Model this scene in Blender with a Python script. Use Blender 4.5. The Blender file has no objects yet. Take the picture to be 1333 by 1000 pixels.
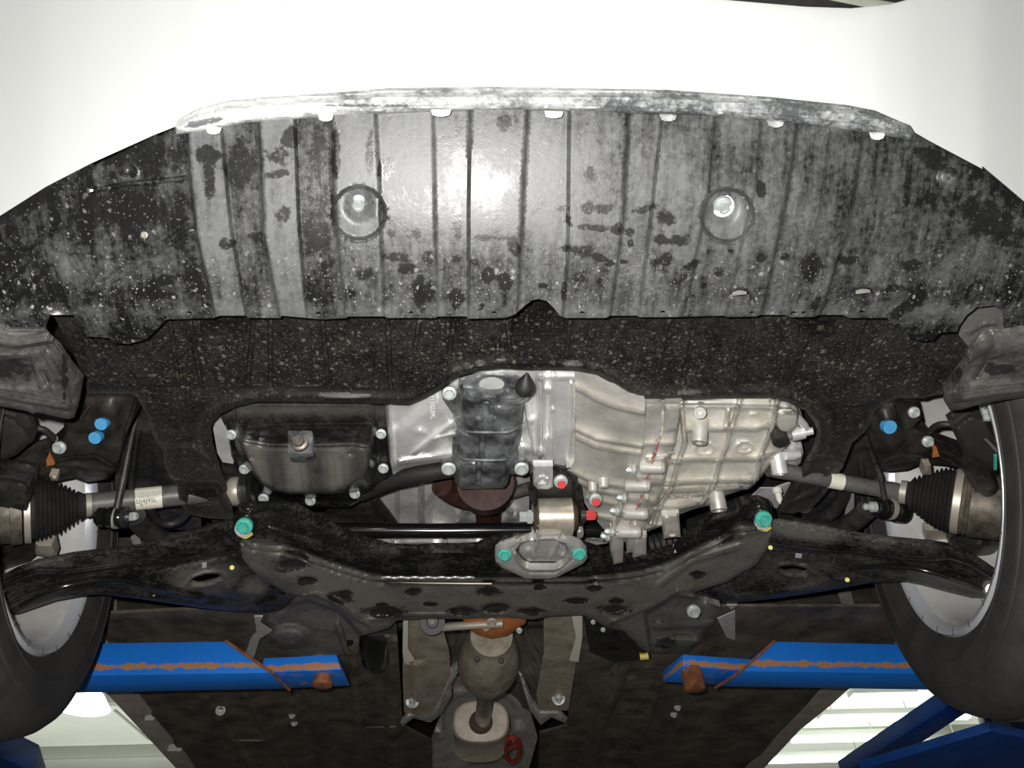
import bpy, bmesh, math, random
import numpy as np
from mathutils import Vector, Matrix
from mathutils.geometry import delaunay_2d_cdt

# ------------------------------------------------------------------ camera, light, exposure
ZC = 1.2                      # camera height above the workshop floor; heights H below are above the camera
FPX = 1037.0
PITCH, YAW, ROLL = math.radians(40.152), math.radians(4.090), math.radians(-2.655)
scene = bpy.context.scene
COL = scene.collection
Fv = np.array([math.sin(YAW)*math.cos(PITCH), math.cos(YAW)*math.cos(PITCH), math.sin(PITCH)])
R0 = np.array([math.cos(YAW), -math.sin(YAW), 0.0]); U0 = np.cross(R0, Fv)
Rv = R0*math.cos(ROLL)+U0*math.sin(ROLL); Uv = U0*math.cos(ROLL)-R0*math.sin(ROLL)
cd = bpy.data.cameras.new('camera'); cam = bpy.data.objects.new('camera', cd); COL.objects.link(cam)
cd.sensor_width = 36.0; cd.lens = FPX/1333.0*36.0; cd.clip_start = 0.02; cd.clip_end = 100
m = Matrix((( Rv[0], Uv[0], -Fv[0], 0), (Rv[1], Uv[1], -Fv[1], 0), (Rv[2], Uv[2], -Fv[2], ZC), (0, 0, 0, 1)))
cam.matrix_world = m
scene.camera = cam
scene.view_settings.view_transform = 'Standard'; scene.view_settings.look = 'None'
scene.view_settings.gamma = 1.0; scene.view_settings.use_curve_mapping = False
scene.view_settings.exposure = 0.0

world = bpy.data.worlds.new('world'); scene.world = world; world.use_nodes = True
world.node_tree.nodes['Background'].inputs[0].default_value = (0.9, 0.92, 0.9, 1)
world.node_tree.nodes['Background'].inputs[1].default_value = 0.22

def light(name, kind, loc, energy, color=(1, 1, 1), size=0.1, rot=None, size_y=None):
    l = bpy.data.lights.new(name, kind); l.energy = energy; l.color = color
    if kind == 'AREA':
        l.size = size
        if size_y: l.shape = 'RECTANGLE'; l.size_y = size_y
    else:
        l.shadow_soft_size = size
    o = bpy.data.objects.new(name, l); COL.objects.link(o); o.location = loc
    if rot: o.rotation_euler = rot
    return o
# the camera's own flash, just up and left of the lens
fl = -Rv*0.035+Uv*0.030
light('camera_flash', 'POINT', (fl[0], fl[1], ZC+fl[2]), 68, (1.0, 0.985, 0.96), 0.008)
# added unseen area lights that brighten the workshop ceiling
light('ceiling_fill_light', 'AREA', (-5.5, 12.0, ZC+1.4), 95, (0.97, 1.0, 0.92), 4.0, (math.pi, 0, 0))
light('ceiling_fill_light', 'AREA', (6.0, 12.0, ZC+1.4), 200, (0.98, 1.0, 0.93), 4.0, (math.pi, 0, 0))
light('ceiling_fill_light', 'AREA', (0.0, -3.0, ZC+2.8), 130, (1.0, 1.0, 0.96), 3.0, (math.pi, 0, 0))

# ------------------------------------------------------------------ helpers
def rays(px, py):
    px = np.asarray(px, float); py = np.asarray(py, float)
    return Fv[None, :]+Rv[None, :]*((px-666.5)/FPX)[:, None]-Uv[None, :]*((py-500)/FPX)[:, None]
def Wa(px, py, H):
    r = rays(px, py); r = r*(np.asarray(H, float)/r[:, 2])[:, None]; r[:, 2] += ZC
    return r
def W(px, py, H):
    """point of the car at height H above the camera, measured from the picture coordinates"""
    return Vector(Wa([px], [py], [H])[0])
def depth(p):
    return (p.x*Fv[0]+p.y*Fv[1]+(p.z-ZC)*Fv[2])
def mpx(px, py, H):
    """metres per picture pixel at that point"""
    return depth(W(px, py, H))/FPX

def sstep(t):
    t = np.clip(t, 0, 1); return t*t*(3-2*t)
def poly_d(X, Y, pts, closed=False):
    d = np.full(X.shape, 1e9); n = len(pts)
    for i in range(n if closed else n-1):
        ax, ay = pts[i]; bx, by = pts[(i+1) % n]
        dx, dy = bx-ax, by-ay; L = dx*dx+dy*dy+1e-12
        t = np.clip(((X-ax)*dx+(Y-ay)*dy)/L, 0, 1)
        d = np.minimum(d, np.hypot(X-ax-t*dx, Y-ay-t*dy))
    return d
def inside(X, Y, pts):
    c = np.zeros(X.shape, bool); n = len(pts)
    for i in range(n):
        ax, ay = pts[i]; bx, by = pts[(i+1) % n]
        if ay == by: continue
        k = ((ay > Y) != (by > Y)) & (X < (bx-ax)*(Y-ay)/(by-ay)+ax)
        c ^= k
    return c
def feat(X, Y, H, feats):
    """each feature lowers the sheet towards the ground by h metres: rib, plateau, ellipse, ring, step"""
    H = H.copy()
    for f in feats:
        k = f[0]
        if k == 'rib':
            H -= f[3]*sstep((1-poly_d(X, Y, f[1])/f[2])*1.6)
        elif k == 'plat':
            d = poly_d(X, Y, f[1], True); s = np.where(inside(X, Y, f[1]), d, -d)
            H -= f[3]*sstep(s/f[2]+0.5)
        elif k == 'ell':
            _, cx, cy, rx, ry, h, ang, soft = f
            c, s = math.cos(math.radians(ang)), math.sin(math.radians(ang))
            u = ((X-cx)*c+(Y-cy)*s)/rx; v = (-(X-cx)*s+(Y-cy)*c)/ry
            H -= h*sstep((1-np.hypot(u, v))/soft)
        elif k == 'ring':
            _, cx, cy, rx, ry, w, h = f
            H -= h*sstep((1-np.abs(np.hypot((X-cx)/rx, (Y-cy)/ry)-1)/w)*1.5)
        elif k == 'line':      # step across a roughly vertical line, w wide, h added to its right
            _, pts, w, h = f
            lx = np.interp(Y, [p[1] for p in pts], [p[0] for p in pts])
            H -= h*sstep((X-lx)/w+0.5)
    return H
def blob(X, Y, L):
    s = np.zeros(X.shape)
    for b in L:
        cx, cy, rx, ry = b[:4]; ang = b[4] if len(b) > 4 else 0; v0 = b[5] if len(b) > 5 else 1
        c, sn = math.cos(math.radians(ang)), math.sin(math.radians(ang))
        u = ((X-cx)*c+(Y-cy)*sn)/rx; v = (-(X-cx)*sn+(Y-cy)*c)/ry
        s = np.maximum(s, v0*np.clip(1.5-np.hypot(u, v), 0, 1))
    return s

def link_mesh(name, verts, faces, mat, parent=None, smooth=True, sharp=0.6, attrs=None):
    me = bpy.data.meshes.new(name)
    me.from_pydata([tuple(v) for v in verts], [], faces); me.update()
    if smooth:
        me.shade_smooth(); me.set_sharp_from_angle(angle=sharp)
    if attrs:
        for k, v in attrs.items():
            a = me.attributes.new(k, 'FLOAT', 'POINT'); a.data.foreach_set('value', np.asarray(v, np.float32))
    if mat: me.materials.append(mat)
    o = bpy.data.objects.new(name, me); COL.objects.link(o)
    if parent: attach(o, parent)
    return o
def attach(o, parent):
    o.parent = parent
    o.matrix_parent_inverse = parent.matrix_basis.inverted()
def tag(o, label, cat, group=None, kind=None):
    if label: o['label'] = label
    if cat: o['category'] = cat
    if group: o['group'] = group
    if kind: o['kind'] = kind
    return o
def thing(name, loc, label, cat, group=None):
    o = bpy.data.objects.new(name, None); COL.objects.link(o); o.location = loc; o.empty_display_size = 0.02
    return tag(o, label, cat, group)

def relief(name, outline, H, mat, step=6.0, thick=0.004, feats=(), holes=(), roll=None, parent=None, attrs=None, sharp=0.6, extra=None, back=None):
    """A stamped or cast sheet: outline measured in the picture, H a height or function, feats pressed into it, then given thickness."""
    outline = [tuple(p) for p in outline]
    def resample(P):
        out = []; n = len(P)
        for i in range(n):
            a, b = P[i], P[(i+1) % n]; L = math.hypot(b[0]-a[0], b[1]-a[1]); k = max(1, int(round(L/step)))
            for j in range(k): out.append((a[0]+(b[0]-a[0])*j/k, a[1]+(b[1]-a[1])*j/k))
        return out
    loops = [resample(outline)]+[resample(h) for h in holes]
    pts = []; edges = []
    for L in loops:
        b = len(pts); pts += L; edges += [(b+i, b+(i+1) % len(L)) for i in range(len(L))]
    xs = [p[0] for p in outline]; ys = [p[1] for p in outline]
    gx, gy = np.meshgrid(np.arange(min(xs)+step*0.5, max(xs), step), np.arange(min(ys)+step*0.5, max(ys), step*0.9))
    gx = gx+(np.arange(gx.shape[0]) % 2)[:, None]*step*0.5
    gx = gx.ravel(); gy = gy.ravel()
    k = inside(gx, gy, outline) & (poly_d(gx, gy, outline, True) > step*0.45)
    for h in holes: k &= ~inside(gx, gy, h) & (poly_d(gx, gy, h, True) > step*0.45)
    fx = []
    def follow(P, offs, closed=False):
        nonlocal k
        w = max(offs); d = poly_d(gx, gy, P, closed)
        k &= d > w+step*0.35
        n = len(P)
        for i in range(n if closed else n-1):
            a, b = P[i], P[(i+1) % n]; L = math.hypot(b[0]-a[0], b[1]-a[1])
            if L < 1e-6: continue
            ux, uy = (b[0]-a[0])/L, (b[1]-a[1])/L; q = max(1, int(round(L/(step*1.15))))
            for j in range(q+1):
                x = a[0]+(b[0]-a[0])*j/q; y = a[1]+(b[1]-a[1])*j/q
                for o in offs: fx.append((x-uy*o, y+ux*o))
    for f in feats:
        if f[0] == 'rib':
            w = f[2]; follow(f[1], (-w*.95, -w*.45, w*.45, w*.95) if w < 3 else (-w*.97, -w*.65, -w*.35, 0, w*.35, w*.65, w*.97))
        elif f[0] == 'line': w = f[2]*0.5; follow(f[1], (-w, -w*.35, w*.35, w))
        elif f[0] == 'plat' and f[2] <= 9: w = f[2]*0.5; follow(f[1], (-w, -w*.35, w*.35, w), True)
        elif f[0] == 'ell' and f[7] <= .6 and f[2+1] > 3:
            c, s = math.cos(math.radians(f[6])), math.sin(math.radians(f[6]))
            for rr in (1.0, 1-f[7]*.33, 1-f[7]*.67, 1-f[7]):
                m_ = max(8, int(6.28*max(f[3], f[4])*rr/(step*1.1)))
                for i in range(m_):
                    a = 2*math.pi*i/m_; u, v = f[3]*rr*math.cos(a), f[4]*rr*math.sin(a); fx.append((f[1]+u*c-v*s, f[2]+u*s+v*c))
    if fx:
        fa = np.array(fx); kk = inside(fa[:, 0], fa[:, 1], outline) & (poly_d(fa[:, 0], fa[:, 1], outline, True) > step*0.3)
        for h in holes: kk &= ~inside(fa[:, 0], fa[:, 1], h) & (poly_d(fa[:, 0], fa[:, 1], h, True) > step*0.3)
        fa = fa[kk]
        # thin out points that fall on top of each other
        cell = {}
        for x, y in fa.tolist(): cell.setdefault((int(x/(step*0.28)), int(y/(step*0.28))), (x, y))
        pts += list(cell.values())
    pts += list(zip(gx[k].tolist(), gy[k].tolist()))
    r = delaunay_2d_cdt([Vector(p) for p in pts], edges, [], 1, 1e-4)
    V = np.array([tuple(v) for v in r[0]]); T = [tuple(f) for f in r[2] if len(f) == 3]
    X, Y = V[:, 0], V[:, 1]
    Ta = np.array(T); cx = X[Ta].mean(1); cy = Y[Ta].mean(1)
    ok = inside(cx, cy, outline)
    for h in holes: ok &= ~inside(cx, cy, h)
    Ta = Ta[ok]
    # orientation: picture-ccw so that normals face the ground
    ar = (X[Ta[:, 1]]-X[Ta[:, 0]])*(Y[Ta[:, 2]]-Y[Ta[:, 0]])-(X[Ta[:, 2]]-X[Ta[:, 0]])*(Y[Ta[:, 1]]-Y[Ta[:, 0]])
    Ta[ar > 0] = Ta[ar > 0][:, ::-1]
    used = np.unique(Ta); remap = -np.ones(len(X), int); remap[used] = np.arange(len(used))
    Ta = remap[Ta]; X = X[used]; Y = Y[used]
    H0 = H(X, Y) if callable(H) else np.full(X.shape, float(H))
    H1 = feat(X, Y, H0, feats)
    if extra: H1 = extra(X, Y, H1)
    if roll:
        d = poly_d(X, Y, outline, True)
        for h in holes: d = np.minimum(d, poly_d(X, Y, h, True))
        H1 = H1+roll[1]*np.clip(1-d/roll[0], 0, 1)**2
    P = Wa(X, Y, H1); n = len(P)
    B = P.copy()
    if back is not None:
        B[:, 2] = np.maximum(P[:, 2]+thick*0.5, ZC+back)
    else:
        B[:, 2] += thick
    faces = [tuple(t) for t in Ta.tolist()]
    cnt = {}
    for a, b, c in faces:
        for e in ((a, b), (b, c), (c, a)): cnt[e] = 1
    side = [(a, a+n, b+n, b) for (a, b) in cnt if (b, a) not in cnt]
    allf = faces+[(c+n, b+n, a+n) for a, b, c in faces]+side
    at = {k: np.tile(np.asarray(f(X, Y)), 2) for k, f in (attrs or {}).items()}
    return link_mesh(name, np.vstack([P, B]), allf, mat, parent, True, sharp, at)

def frames(pts):
    T = []
    for i in range(len(pts)):
        a = pts[max(0, i-1)]; b = pts[min(len(pts)-1, i+1)]; T.append((b-a).normalized())
    up = Vector((0, 0, 1)) if abs(T[0].z) < 0.9 else Vector((0, 1, 0))
    N = (up-T[0]*up.dot(T[0])).normalized(); out = []
    for t in T:
        N = (N-t*N.dot(t)).normalized(); out.append((t, N, t.cross(N)))
    return out
def smooth_path(P, k=4):
    if len(P) < 3: return P
    out = []
    for i in range(len(P)-1):
        p0 = P[max(0, i-1)]; p1 = P[i]; p2 = P[i+1]; p3 = P[min(len(P)-1, i+2)]
        for j in range(k):
            t = j/k
            out.append(0.5*((2*p1)+(p2-p0)*t+(2*p0-5*p1+4*p2-p3)*t*t+(3*p1-p0-3*p2+p3)*t**3))
    out.append(P[-1]); return out
def tube(name, pts, r, mat, parent=None, seg=14, smooth=True, sq=1.0):
    pts = [Vector(p) for p in pts]
    rs = r if isinstance(r, (list, tuple)) else [r]*len(pts)
    if smooth and len(pts) > 2:
        n0 = len(pts); pts = smooth_path(pts); rs = list(np.interp(np.linspace(0, n0-1, len(pts)), range(n0), rs))
    V = []; Fc = []
    for p, (t, N, Bn), rr in zip(pts, frames(pts), rs):
        for k in range(seg):
            a = 2*math.pi*k/seg; V.append(p+N*math.cos(a)*rr+Bn*math.sin(a)*rr*sq)
    n = len(pts)
    for i in range(n-1):
        for k in range(seg):
            k2 = (k+1) % seg; Fc.append((i*seg+k, i*seg+k2, (i+1)*seg+k2, (i+1)*seg+k))
    Fc.append(tuple(range(seg-1, -1, -1))); Fc.append(tuple((n-1)*seg+k for k in range(seg)))
    return link_mesh(name, V, Fc, mat, parent, True, 0.7)
def lathe(name, p0, p1, prof, mat, parent=None, seg=32, sharp=0.5, cap=True):
    """prof: list of (t along p0->p1, radius in metres)"""
    p0 = Vector(p0); p1 = Vector(p1); ax = (p1-p0); t = ax.normalized()
    up = Vector((0, 0, 1)) if abs(t.z) < 0.9 else Vector((0, 1, 0))
    N = (up-t*up.dot(t)).normalized(); B = t.cross(N)
    V = []; Fc = []
    for (s, r) in prof:
        c = p0+ax*s
        for k in range(seg):
            a = 2*math.pi*k/seg; V.append(c+N*math.cos(a)*r+B*math.sin(a)*r)
    n = len(prof)
    for i in range(n-1):
        for k in range(seg):
            k2 = (k+1) % seg; Fc.append((i*seg+k, i*seg+k2, (i+1)*seg+k2, (i+1)*seg+k))
    if cap and prof[0][1] > 1e-5: Fc.append(tuple(range(seg-1, -1, -1)))
    if cap and prof[-1][1] > 1e-5: Fc.append(tuple((n-1)*seg+k for k in range(seg)))
    return link_mesh(name, V, Fc, mat, parent, True, sharp)
def hexa(name, c8, mat, parent=None, bev=0.0):
    """box from 8 corners: bottom 4 then top 4, both in the same turning order"""
    me = bpy.data.meshes.new(name)
    me.from_pydata([tuple(c) for c in c8], [], [(3, 2, 1, 0), (4, 5, 6, 7), (0, 1, 5, 4), (1, 2, 6, 5), (2, 3, 7, 6), (3, 0, 4, 7)])
    bm = bmesh.new(); bm.from_mesh(me)
    bmesh.ops.recalc_face_normals(bm, faces=bm.faces[:])
    if bev > 0: bmesh.ops.bevel(bm, geom=bm.edges[:]+bm.verts[:], offset=bev, segments=2, affect='EDGES', profile=0.5)
    bm.to_mesh(me); bm.free(); me.materials.append(mat)
    me.shade_smooth(); me.set_sharp_from_angle(angle=0.5)
    o = bpy.data.objects.new(name, me); COL.objects.link(o)
    if parent: attach(o, parent)
    return o
def box(name, lo, hi, mat, parent=None, bev=0.0):
    x0, y0, z0 = lo; x1, y1, z1 = hi
    return hexa(name, [(x0, y0, z0), (x1, y0, z0), (x1, y1, z0), (x0, y1, z0), (x0, y0, z1), (x1, y0, z1), (x1, y1, z1), (x0, y1, z1)], mat, parent, bev)

_bolt = {}
AX = {'down': Vector((0, 0, -1)), 'front': Vector((0, -1, -0.15)), 'left': Vector((-1, -0.1, 0)), 'right': Vector((1, -0.1, 0)), 'cam': Vector((0.0, -0.55, -0.8)), 'dl': Vector((-0.8, -0.3, -0.5))}
def bolt_mesh(mat, seg=20):
    key = mat.name
    if key in _bolt: return _bolt[key]
    V = []; Fc = []
    # unit bolt: washer flange radius 1, hex head radius .68, points along +Z
    prof = [(0, -0.3, 0), (1.0, -0.3, 0), (1.0, 0.12, 0), (0.92, 0.2, 0), (0.70, 0.24, 0)]
    ring = []
    for r, z, h in prof[1:]:
        b = len(V)
        for k in range(24):
            a = 2*math.pi*k/24; V.append((r*math.cos(a), r*math.sin(a), z))
        ring.append(b)
    def hexring(r, z):
        b = len(V)
        for k in range(24):
            a = 2*math.pi*k/24; am = (a % (math.pi/3))-math.pi/6; rr = r*math.cos(math.pi/6)/math.cos(am)
            V.append((rr*math.cos(a), rr*math.sin(a), z))
        ring.append(b)
    hexring(0.68, 0.26); hexring(0.68, 0.78)
    for r, z in ((0.58, 0.88), (0.34, 0.88), (0.30, 0.78)):
        b = len(V)
        for k in range(24):
            a = 2*math.pi*k/24; V.append((r*math.cos(a), r*math.sin(a), z))
        ring.append(b)
    for i in range(len(ring)-1):
        for k in range(24):
            k2 = (k+1) % 24; Fc.append((ring[i]+k, ring[i]+k2, ring[i+1]+k2, ring[i+1]+k))
    Fc.append(tuple(ring[-1]+k for k in range(24)))
    me = bpy.data.meshes.new('bolt'); me.from_pydata(V, [], Fc); me.update(); me.shade_smooth(); me.set_sharp_from_angle(angle=0.45)
    me.materials.append(mat); _bolt[key] = me
    return me
def bolt(px, py, H, rpx, mat, parent, axis='down', name='bolt', label=None, long=1.0):
    o = bpy.data.objects.new(name, bolt_mesh(mat)); COL.objects.link(o)
    a = AX[axis] if isinstance(axis, str) else Vector(axis)
    q = a.normalized().to_track_quat('Z', 'Y'); p = W(px, py, H); r = rpx*mpx(px, py, H)
    o.matrix_world = Matrix.Translation(p) @ q.to_matrix().to_4x4() @ Matrix.Diagonal((r, r, r*long, 1))
    if parent:
        mw = o.matrix_world.copy(); o.parent = parent; o.matrix_parent_inverse = parent.matrix_basis.inverted(); o.matrix_basis = mw
    if label: o['label'] = label
    return o

# ------------------------------------------------------------------ materials
def new_mat(name):
    m = bpy.data.materials.new(name); m.use_nodes = True
    nt = m.node_tree; return m, nt, nt.nodes['Principled BSDF']
def noise(nt, scale, detail=4, rough=0.6, coord=None):
    n = nt.nodes.new('ShaderNodeTexNoise'); n.inputs['Scale'].default_value = scale
    n.inputs['Detail'].default_value = detail; n.inputs['Roughness'].default_value = rough
    g = nt.nodes.new('ShaderNodeNewGeometry'); nt.links.new(g.outputs['Position'], n.inputs['Vector'])
    return n
def ramp(nt, src, stops):
    r = nt.nodes.new('ShaderNodeValToRGB'); e = r.color_ramp.elements
    while len(e) < len(stops): e.new(0.5)
    for i, (p, c) in enumerate(stops):
        e[i].position = p; e[i].color = (c, c, c, 1) if isinstance(c, (int, float)) else (*c, 1)
    nt.links.new(src, r.inputs[0]); return r
def math_n(nt, op, a, b=None, clamp=False):
    n = nt.nodes.new('ShaderNodeMath'); n.operation = op; n.use_clamp = clamp
    for i, v in enumerate((a, b)):
        if v is None: continue
        if isinstance(v, (int, float)): n.inputs[i].default_value = v
        else: nt.links.new(v, n.inputs[i])
    return n.outputs[0]
def mixc(nt, fac, a, b):
    n = nt.nodes.new('ShaderNodeMix'); n.data_type = 'RGBA'
    for i, v in ((0, fac), (6, a), (7, b)):
        if isinstance(v, (int, float)): n.inputs[i].default_value = v
        elif isinstance(v, tuple): n.inputs[i].default_value = (*v, 1)
        else: nt.links.new(v, n.inputs[i])
    return n.outputs[2]
def attr(nt, name):
    n = nt.nodes.new('ShaderNodeAttribute'); n.attribute_name = name; return n.outputs['Fac']
def bump(nt, bsdf, src, strength, dist=0.001):
    b = nt.nodes.new('ShaderNodeBump'); b.inputs['Strength'].default_value = strength; b.inputs['Distance'].default_value = dist
    nt.links.new(src, b.inputs['Height']); nt.links.new(b.outputs[0], bsdf.inputs['Normal'])
def specks(nt, scale, thr, rnd=0.5):
    """small irregular spots: 1 inside a spot"""
    v = nt.nodes.new('ShaderNodeTexVoronoi'); v.inputs['Scale'].default_value = scale
    g = nt.nodes.new('ShaderNodeNewGeometry')
    w = noise(nt, scale*1.7, 2)
    vm = nt.nodes.new('ShaderNodeVectorMath'); vm.operation = 'MULTIPLY_ADD'
    nt.links.new(w.outputs['Color'], vm.inputs[0]); vm.inputs[1].default_value = (0.9/scale,)*3
    nt.links.new(g.outputs['Position'], vm.inputs[2]); nt.links.new(vm.outputs[0], v.inputs['Vector'])
    sep = nt.nodes.new('ShaderNodeSeparateColor'); nt.links.new(v.outputs['Color'], sep.inputs[0])
    size = math_n(nt, 'MULTIPLY', math_n(nt, 'SUBTRACT', sep.outputs[0], rnd, True), thr/(1-rnd))
    return math_n(nt, 'MULTIPLY', math_n(nt, 'SUBTRACT', size, v.outputs['Distance'], True), 12.0, True), sep.outputs[1]

def simple(name, c1, c2=None, rough=0.5, metal=0.0, scale=40, lo=0.35, hi=0.7, bmp=0.0, bscale=200, coat=0.0, spec=0.5, r2=None, bdist=0.001):
    m, nt, b = new_mat(name)
    b.inputs['Metallic'].default_value = metal; b.inputs['Roughness'].default_value = rough
    b.inputs['Coat Weight'].default_value = coat; b.inputs['Coat Roughness'].default_value = 0.08
    b.inputs['Specular IOR Level'].default_value = spec
    if c2 is None: b.inputs['Base Color'].default_value = (*c1, 1)
    else:
        n = noise(nt, scale, 5, 0.65); r = ramp(nt, n.outputs[0], [(lo, c1), (hi, c2)]); nt.links.new(r.outputs[0], b.inputs['Base Color'])
        if r2 is not None:
            rr = ramp(nt, n.outputs[0], [(lo, rough), (hi, r2)]); nt.links.new(rr.outputs[0], b.inputs['Roughness'])
    if bmp: bump(nt, b, noise(nt, bscale, 3).outputs[0], bmp, bdist)
    return m

def emis(name, col, s):
    m, nt, b = new_mat(name); b.inputs['Base Color'].default_value = (0.8, 0.8, 0.8, 1)
    b.inputs['Emission Color'].default_value = (*col, 1); b.inputs['Emission Strength'].default_value = s; return m

def dusty_plastic(name, dark, dust, speck_col, sp_scale, sp_thr, sp_amt, rough_lo, rough_hi, mottled=0.7, fine=1.3, spec=0.5, streak=0.0):
    """black plastic under a film of road dust; 'dust' and 'smear' point attributes say where film and painted glare lie, and where it is wiped, wet or painted shaded"""
    m, nt, b = new_mat(name)
    n1 = noise(nt, 22, 6, 0.7); n2 = noise(nt, 160, 4, 0.7); n3 = noise(nt, 60, 5, 0.75)
    d = math_n(nt, 'ADD', attr(nt, 'dust'), math_n(nt, 'MULTIPLY', math_n(nt, 'SUBTRACT', n1.outputs[0], 0.5), mottled*2.2))
    d = math_n(nt, 'ADD', d, math_n(nt, 'MULTIPLY', math_n(nt, 'SUBTRACT', n2.outputs[0], 0.5), fine), True)
    if streak:
        gp = nt.nodes.new('ShaderNodeNewGeometry'); mp = nt.nodes.new('ShaderNodeMapping'); mp.inputs['Scale'].default_value = (90, 14, 14); mp.inputs['Rotation'].default_value = (0, 0, 0.25)
        ns = noise(nt, 1.0, 4, 0.7); nt.links.new(gp.outputs['Position'], mp.inputs['Vector']); nt.links.new(mp.outputs[0], ns.inputs['Vector'])
        d = math_n(nt, 'ADD', d, math_n(nt, 'MULTIPLY', math_n(nt, 'SUBTRACT', ns.outputs[0], 0.52), streak), True)
    s = math_n(nt, 'ADD', attr(nt, 'smear'), math_n(nt, 'MULTIPLY', math_n(nt, 'SUBTRACT', n3.outputs[0], 0.5), 2.6))
    sm = ramp(nt, s, [(0.48, 0.0), (0.74, 1.0)]).outputs[0]
    d2 = math_n(nt, 'MULTIPLY', d, math_n(nt, 'SUBTRACT', 1.0, math_n(nt, 'MULTIPLY', sm, 0.88)))
    c = mixc(nt, d2, dark, dust)
    sp, rc = specks(nt, sp_scale, sp_thr)
    sp2, rc2 = specks(nt, sp_scale*2.9, sp_thr*1.2, 0.45)
    sp3, rc3 = specks(nt, sp_scale*0.55, sp_thr*0.8, 0.75)
    sp = math_n(nt, 'MAXIMUM', sp, math_n(nt, 'MULTIPLY', sp3, 0.6))
    spm = math_n(nt, 'MULTIPLY', math_n(nt, 'MAXIMUM', sp, math_n(nt, 'MULTIPLY', sp2, 0.8)), math_n(nt, 'MULTIPLY', attr(nt, 'speck'), sp_amt), True)
    c = mixc(nt, spm, c, speck_col)
    nt.links.new(c, b.inputs['Base Color'])
    nt.links.new(ramp(nt, d2, [(0.0, rough_lo), (0.8, rough_hi)]).outputs[0], b.inputs['Roughness'])
    b.inputs['Specular IOR Level'].default_value = spec
    bump(nt, b, math_n(nt, 'ADD', n2.outputs[0], spm), 0.35, 0.0006)
    return m

M = {}
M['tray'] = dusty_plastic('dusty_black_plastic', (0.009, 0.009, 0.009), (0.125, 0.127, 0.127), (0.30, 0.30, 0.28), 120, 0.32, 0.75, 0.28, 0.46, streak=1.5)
M['tray2'] = dusty_plastic('spattered_black_plastic', (0.006, 0.006, 0.006), (0.040, 0.037, 0.032), (0.17, 0.155, 0.125), 150, 0.46, 0.72, 0.42, 0.6)
M['liner'] = dusty_plastic('grey_scuffed_liner_plastic', (0.012, 0.012, 0.012), (0.14, 0.135, 0.125), (0.22, 0.20, 0.16), 150, 0.3, 0.5, 0.4, 0.6)
M['white'] = simple('white_car_paint', (0.86, 0.87, 0.86), rough=0.35, coat=0.5)
M['lip'] = simple('scuffed_white_lip', (0.16, 0.17, 0.17), (0.62, 0.63, 0.62), rough=0.5, scale=26, lo=0.30, hi=0.62, bmp=0.2)
M['alu'] = simple('cast_aluminium', (0.36, 0.34, 0.30), (0.74, 0.72, 0.67), rough=0.38, metal=0.4, scale=18, lo=0.25, hi=0.7, bmp=0.35, bscale=420, r2=0.5, bdist=0.0006)
M['alu_b'] = simple('bright_cast_aluminium', (0.52, 0.53, 0.52), (0.86, 0.86, 0.84), rough=0.36, metal=0.45, scale=20, lo=0.25, hi=0.6, bmp=0.3, bscale=420, bdist=0.0006)
M['rib'] = simple('rib_cast_aluminium', (0.52, 0.49, 0.43), (0.80, 0.78, 0.73), rough=0.4, metal=0.35, scale=30, lo=0.3, hi=0.65, bmp=0.3, bscale=420, bdist=0.0006)
M['pan'] = simple('oil_pan_black_paint', (0.014, 0.014, 0.014), (0.13, 0.125, 0.115), rough=0.22, scale=22, lo=0.42, hi=0.72, r2=0.55, bmp=0.1)
M['black'] = simple('black_steel_paint', (0.010, 0.010, 0.010), (0.035, 0.034, 0.032), rough=0.28, scale=35, lo=0.4, hi=0.75, r2=0.5, bmp=0.3, bscale=250)
M['gloss'] = simple('gloss_black_bar', (0.008, 0.008, 0.008), rough=0.16)
M['dirtblack'] = simple('dirty_black_steel', (0.012, 0.011, 0.010), (0.075, 0.068, 0.057), rough=0.5, scale=20, lo=0.4, hi=0.78, bmp=0.4, bscale=180)
M['shield_b'] = simple('blackened_heat_shield', (0.05, 0.052, 0.054), (0.36, 0.37, 0.38), rough=0.30, metal=0.4, scale=34, lo=0.36, hi=0.70, r2=0.42, bmp=0.15)
M['bolt'] = simple('zinc_bolt', (0.55, 0.60, 0.57), rough=0.42, metal=0.45)
M['pan'] = dusty_plastic('oil_pan_black_enamel', (0.010, 0.010, 0.010), (0.21, 0.195, 0.175), (0.2, 0.15, 0.11), 90, 0.2, 0.2, 0.16, 0.5, 0.35, 0.35)
M['lip'] = dusty_plastic('scuffed_white_bumper_lip', (0.09, 0.095, 0.10), (0.80, 0.81, 0.80), (0.5, 0.5, 0.5), 200, 0.2, 0.1, 0.45, 0.5, 0.9)
M['green'] = simple('green_marked_bolt', (0.06, 0.42, 0.34), (0.12, 0.55, 0.44), rough=0.35, metal=0.2, scale=300)
M['redbolt'] = simple('red_marked_bolt', (0.62, 0.08, 0.09), (0.5, 0.55, 0.55), rough=0.4, scale=120, lo=0.5, hi=0.56)
M['red'] = simple('red_paint_mark', (0.65, 0.06, 0.06), rough=0.5)
M['yellow'] = simple('yellow_paint_mark', (0.62, 0.55, 0.10), rough=0.5)
M['rubber'] = simple('black_rubber', (0.014, 0.013, 0.013), (0.028, 0.026, 0.025), rough=0.55, scale=60)
M['tyre'] = simple('tyre_rubber', (0.016, 0.015, 0.014), (0.036, 0.033, 0.029), rough=0.75, scale=18, bmp=0.5, bscale=300)
M['rim'] = simple('wheel_grey_paint', (0.40, 0.39, 0.37), (0.50, 0.49, 0.47), rough=0.45, scale=15)
M['rimlip'] = simple('wheel_flange', (0.50, 0.52, 0.55), rough=0.35, metal=0.3)
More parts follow.
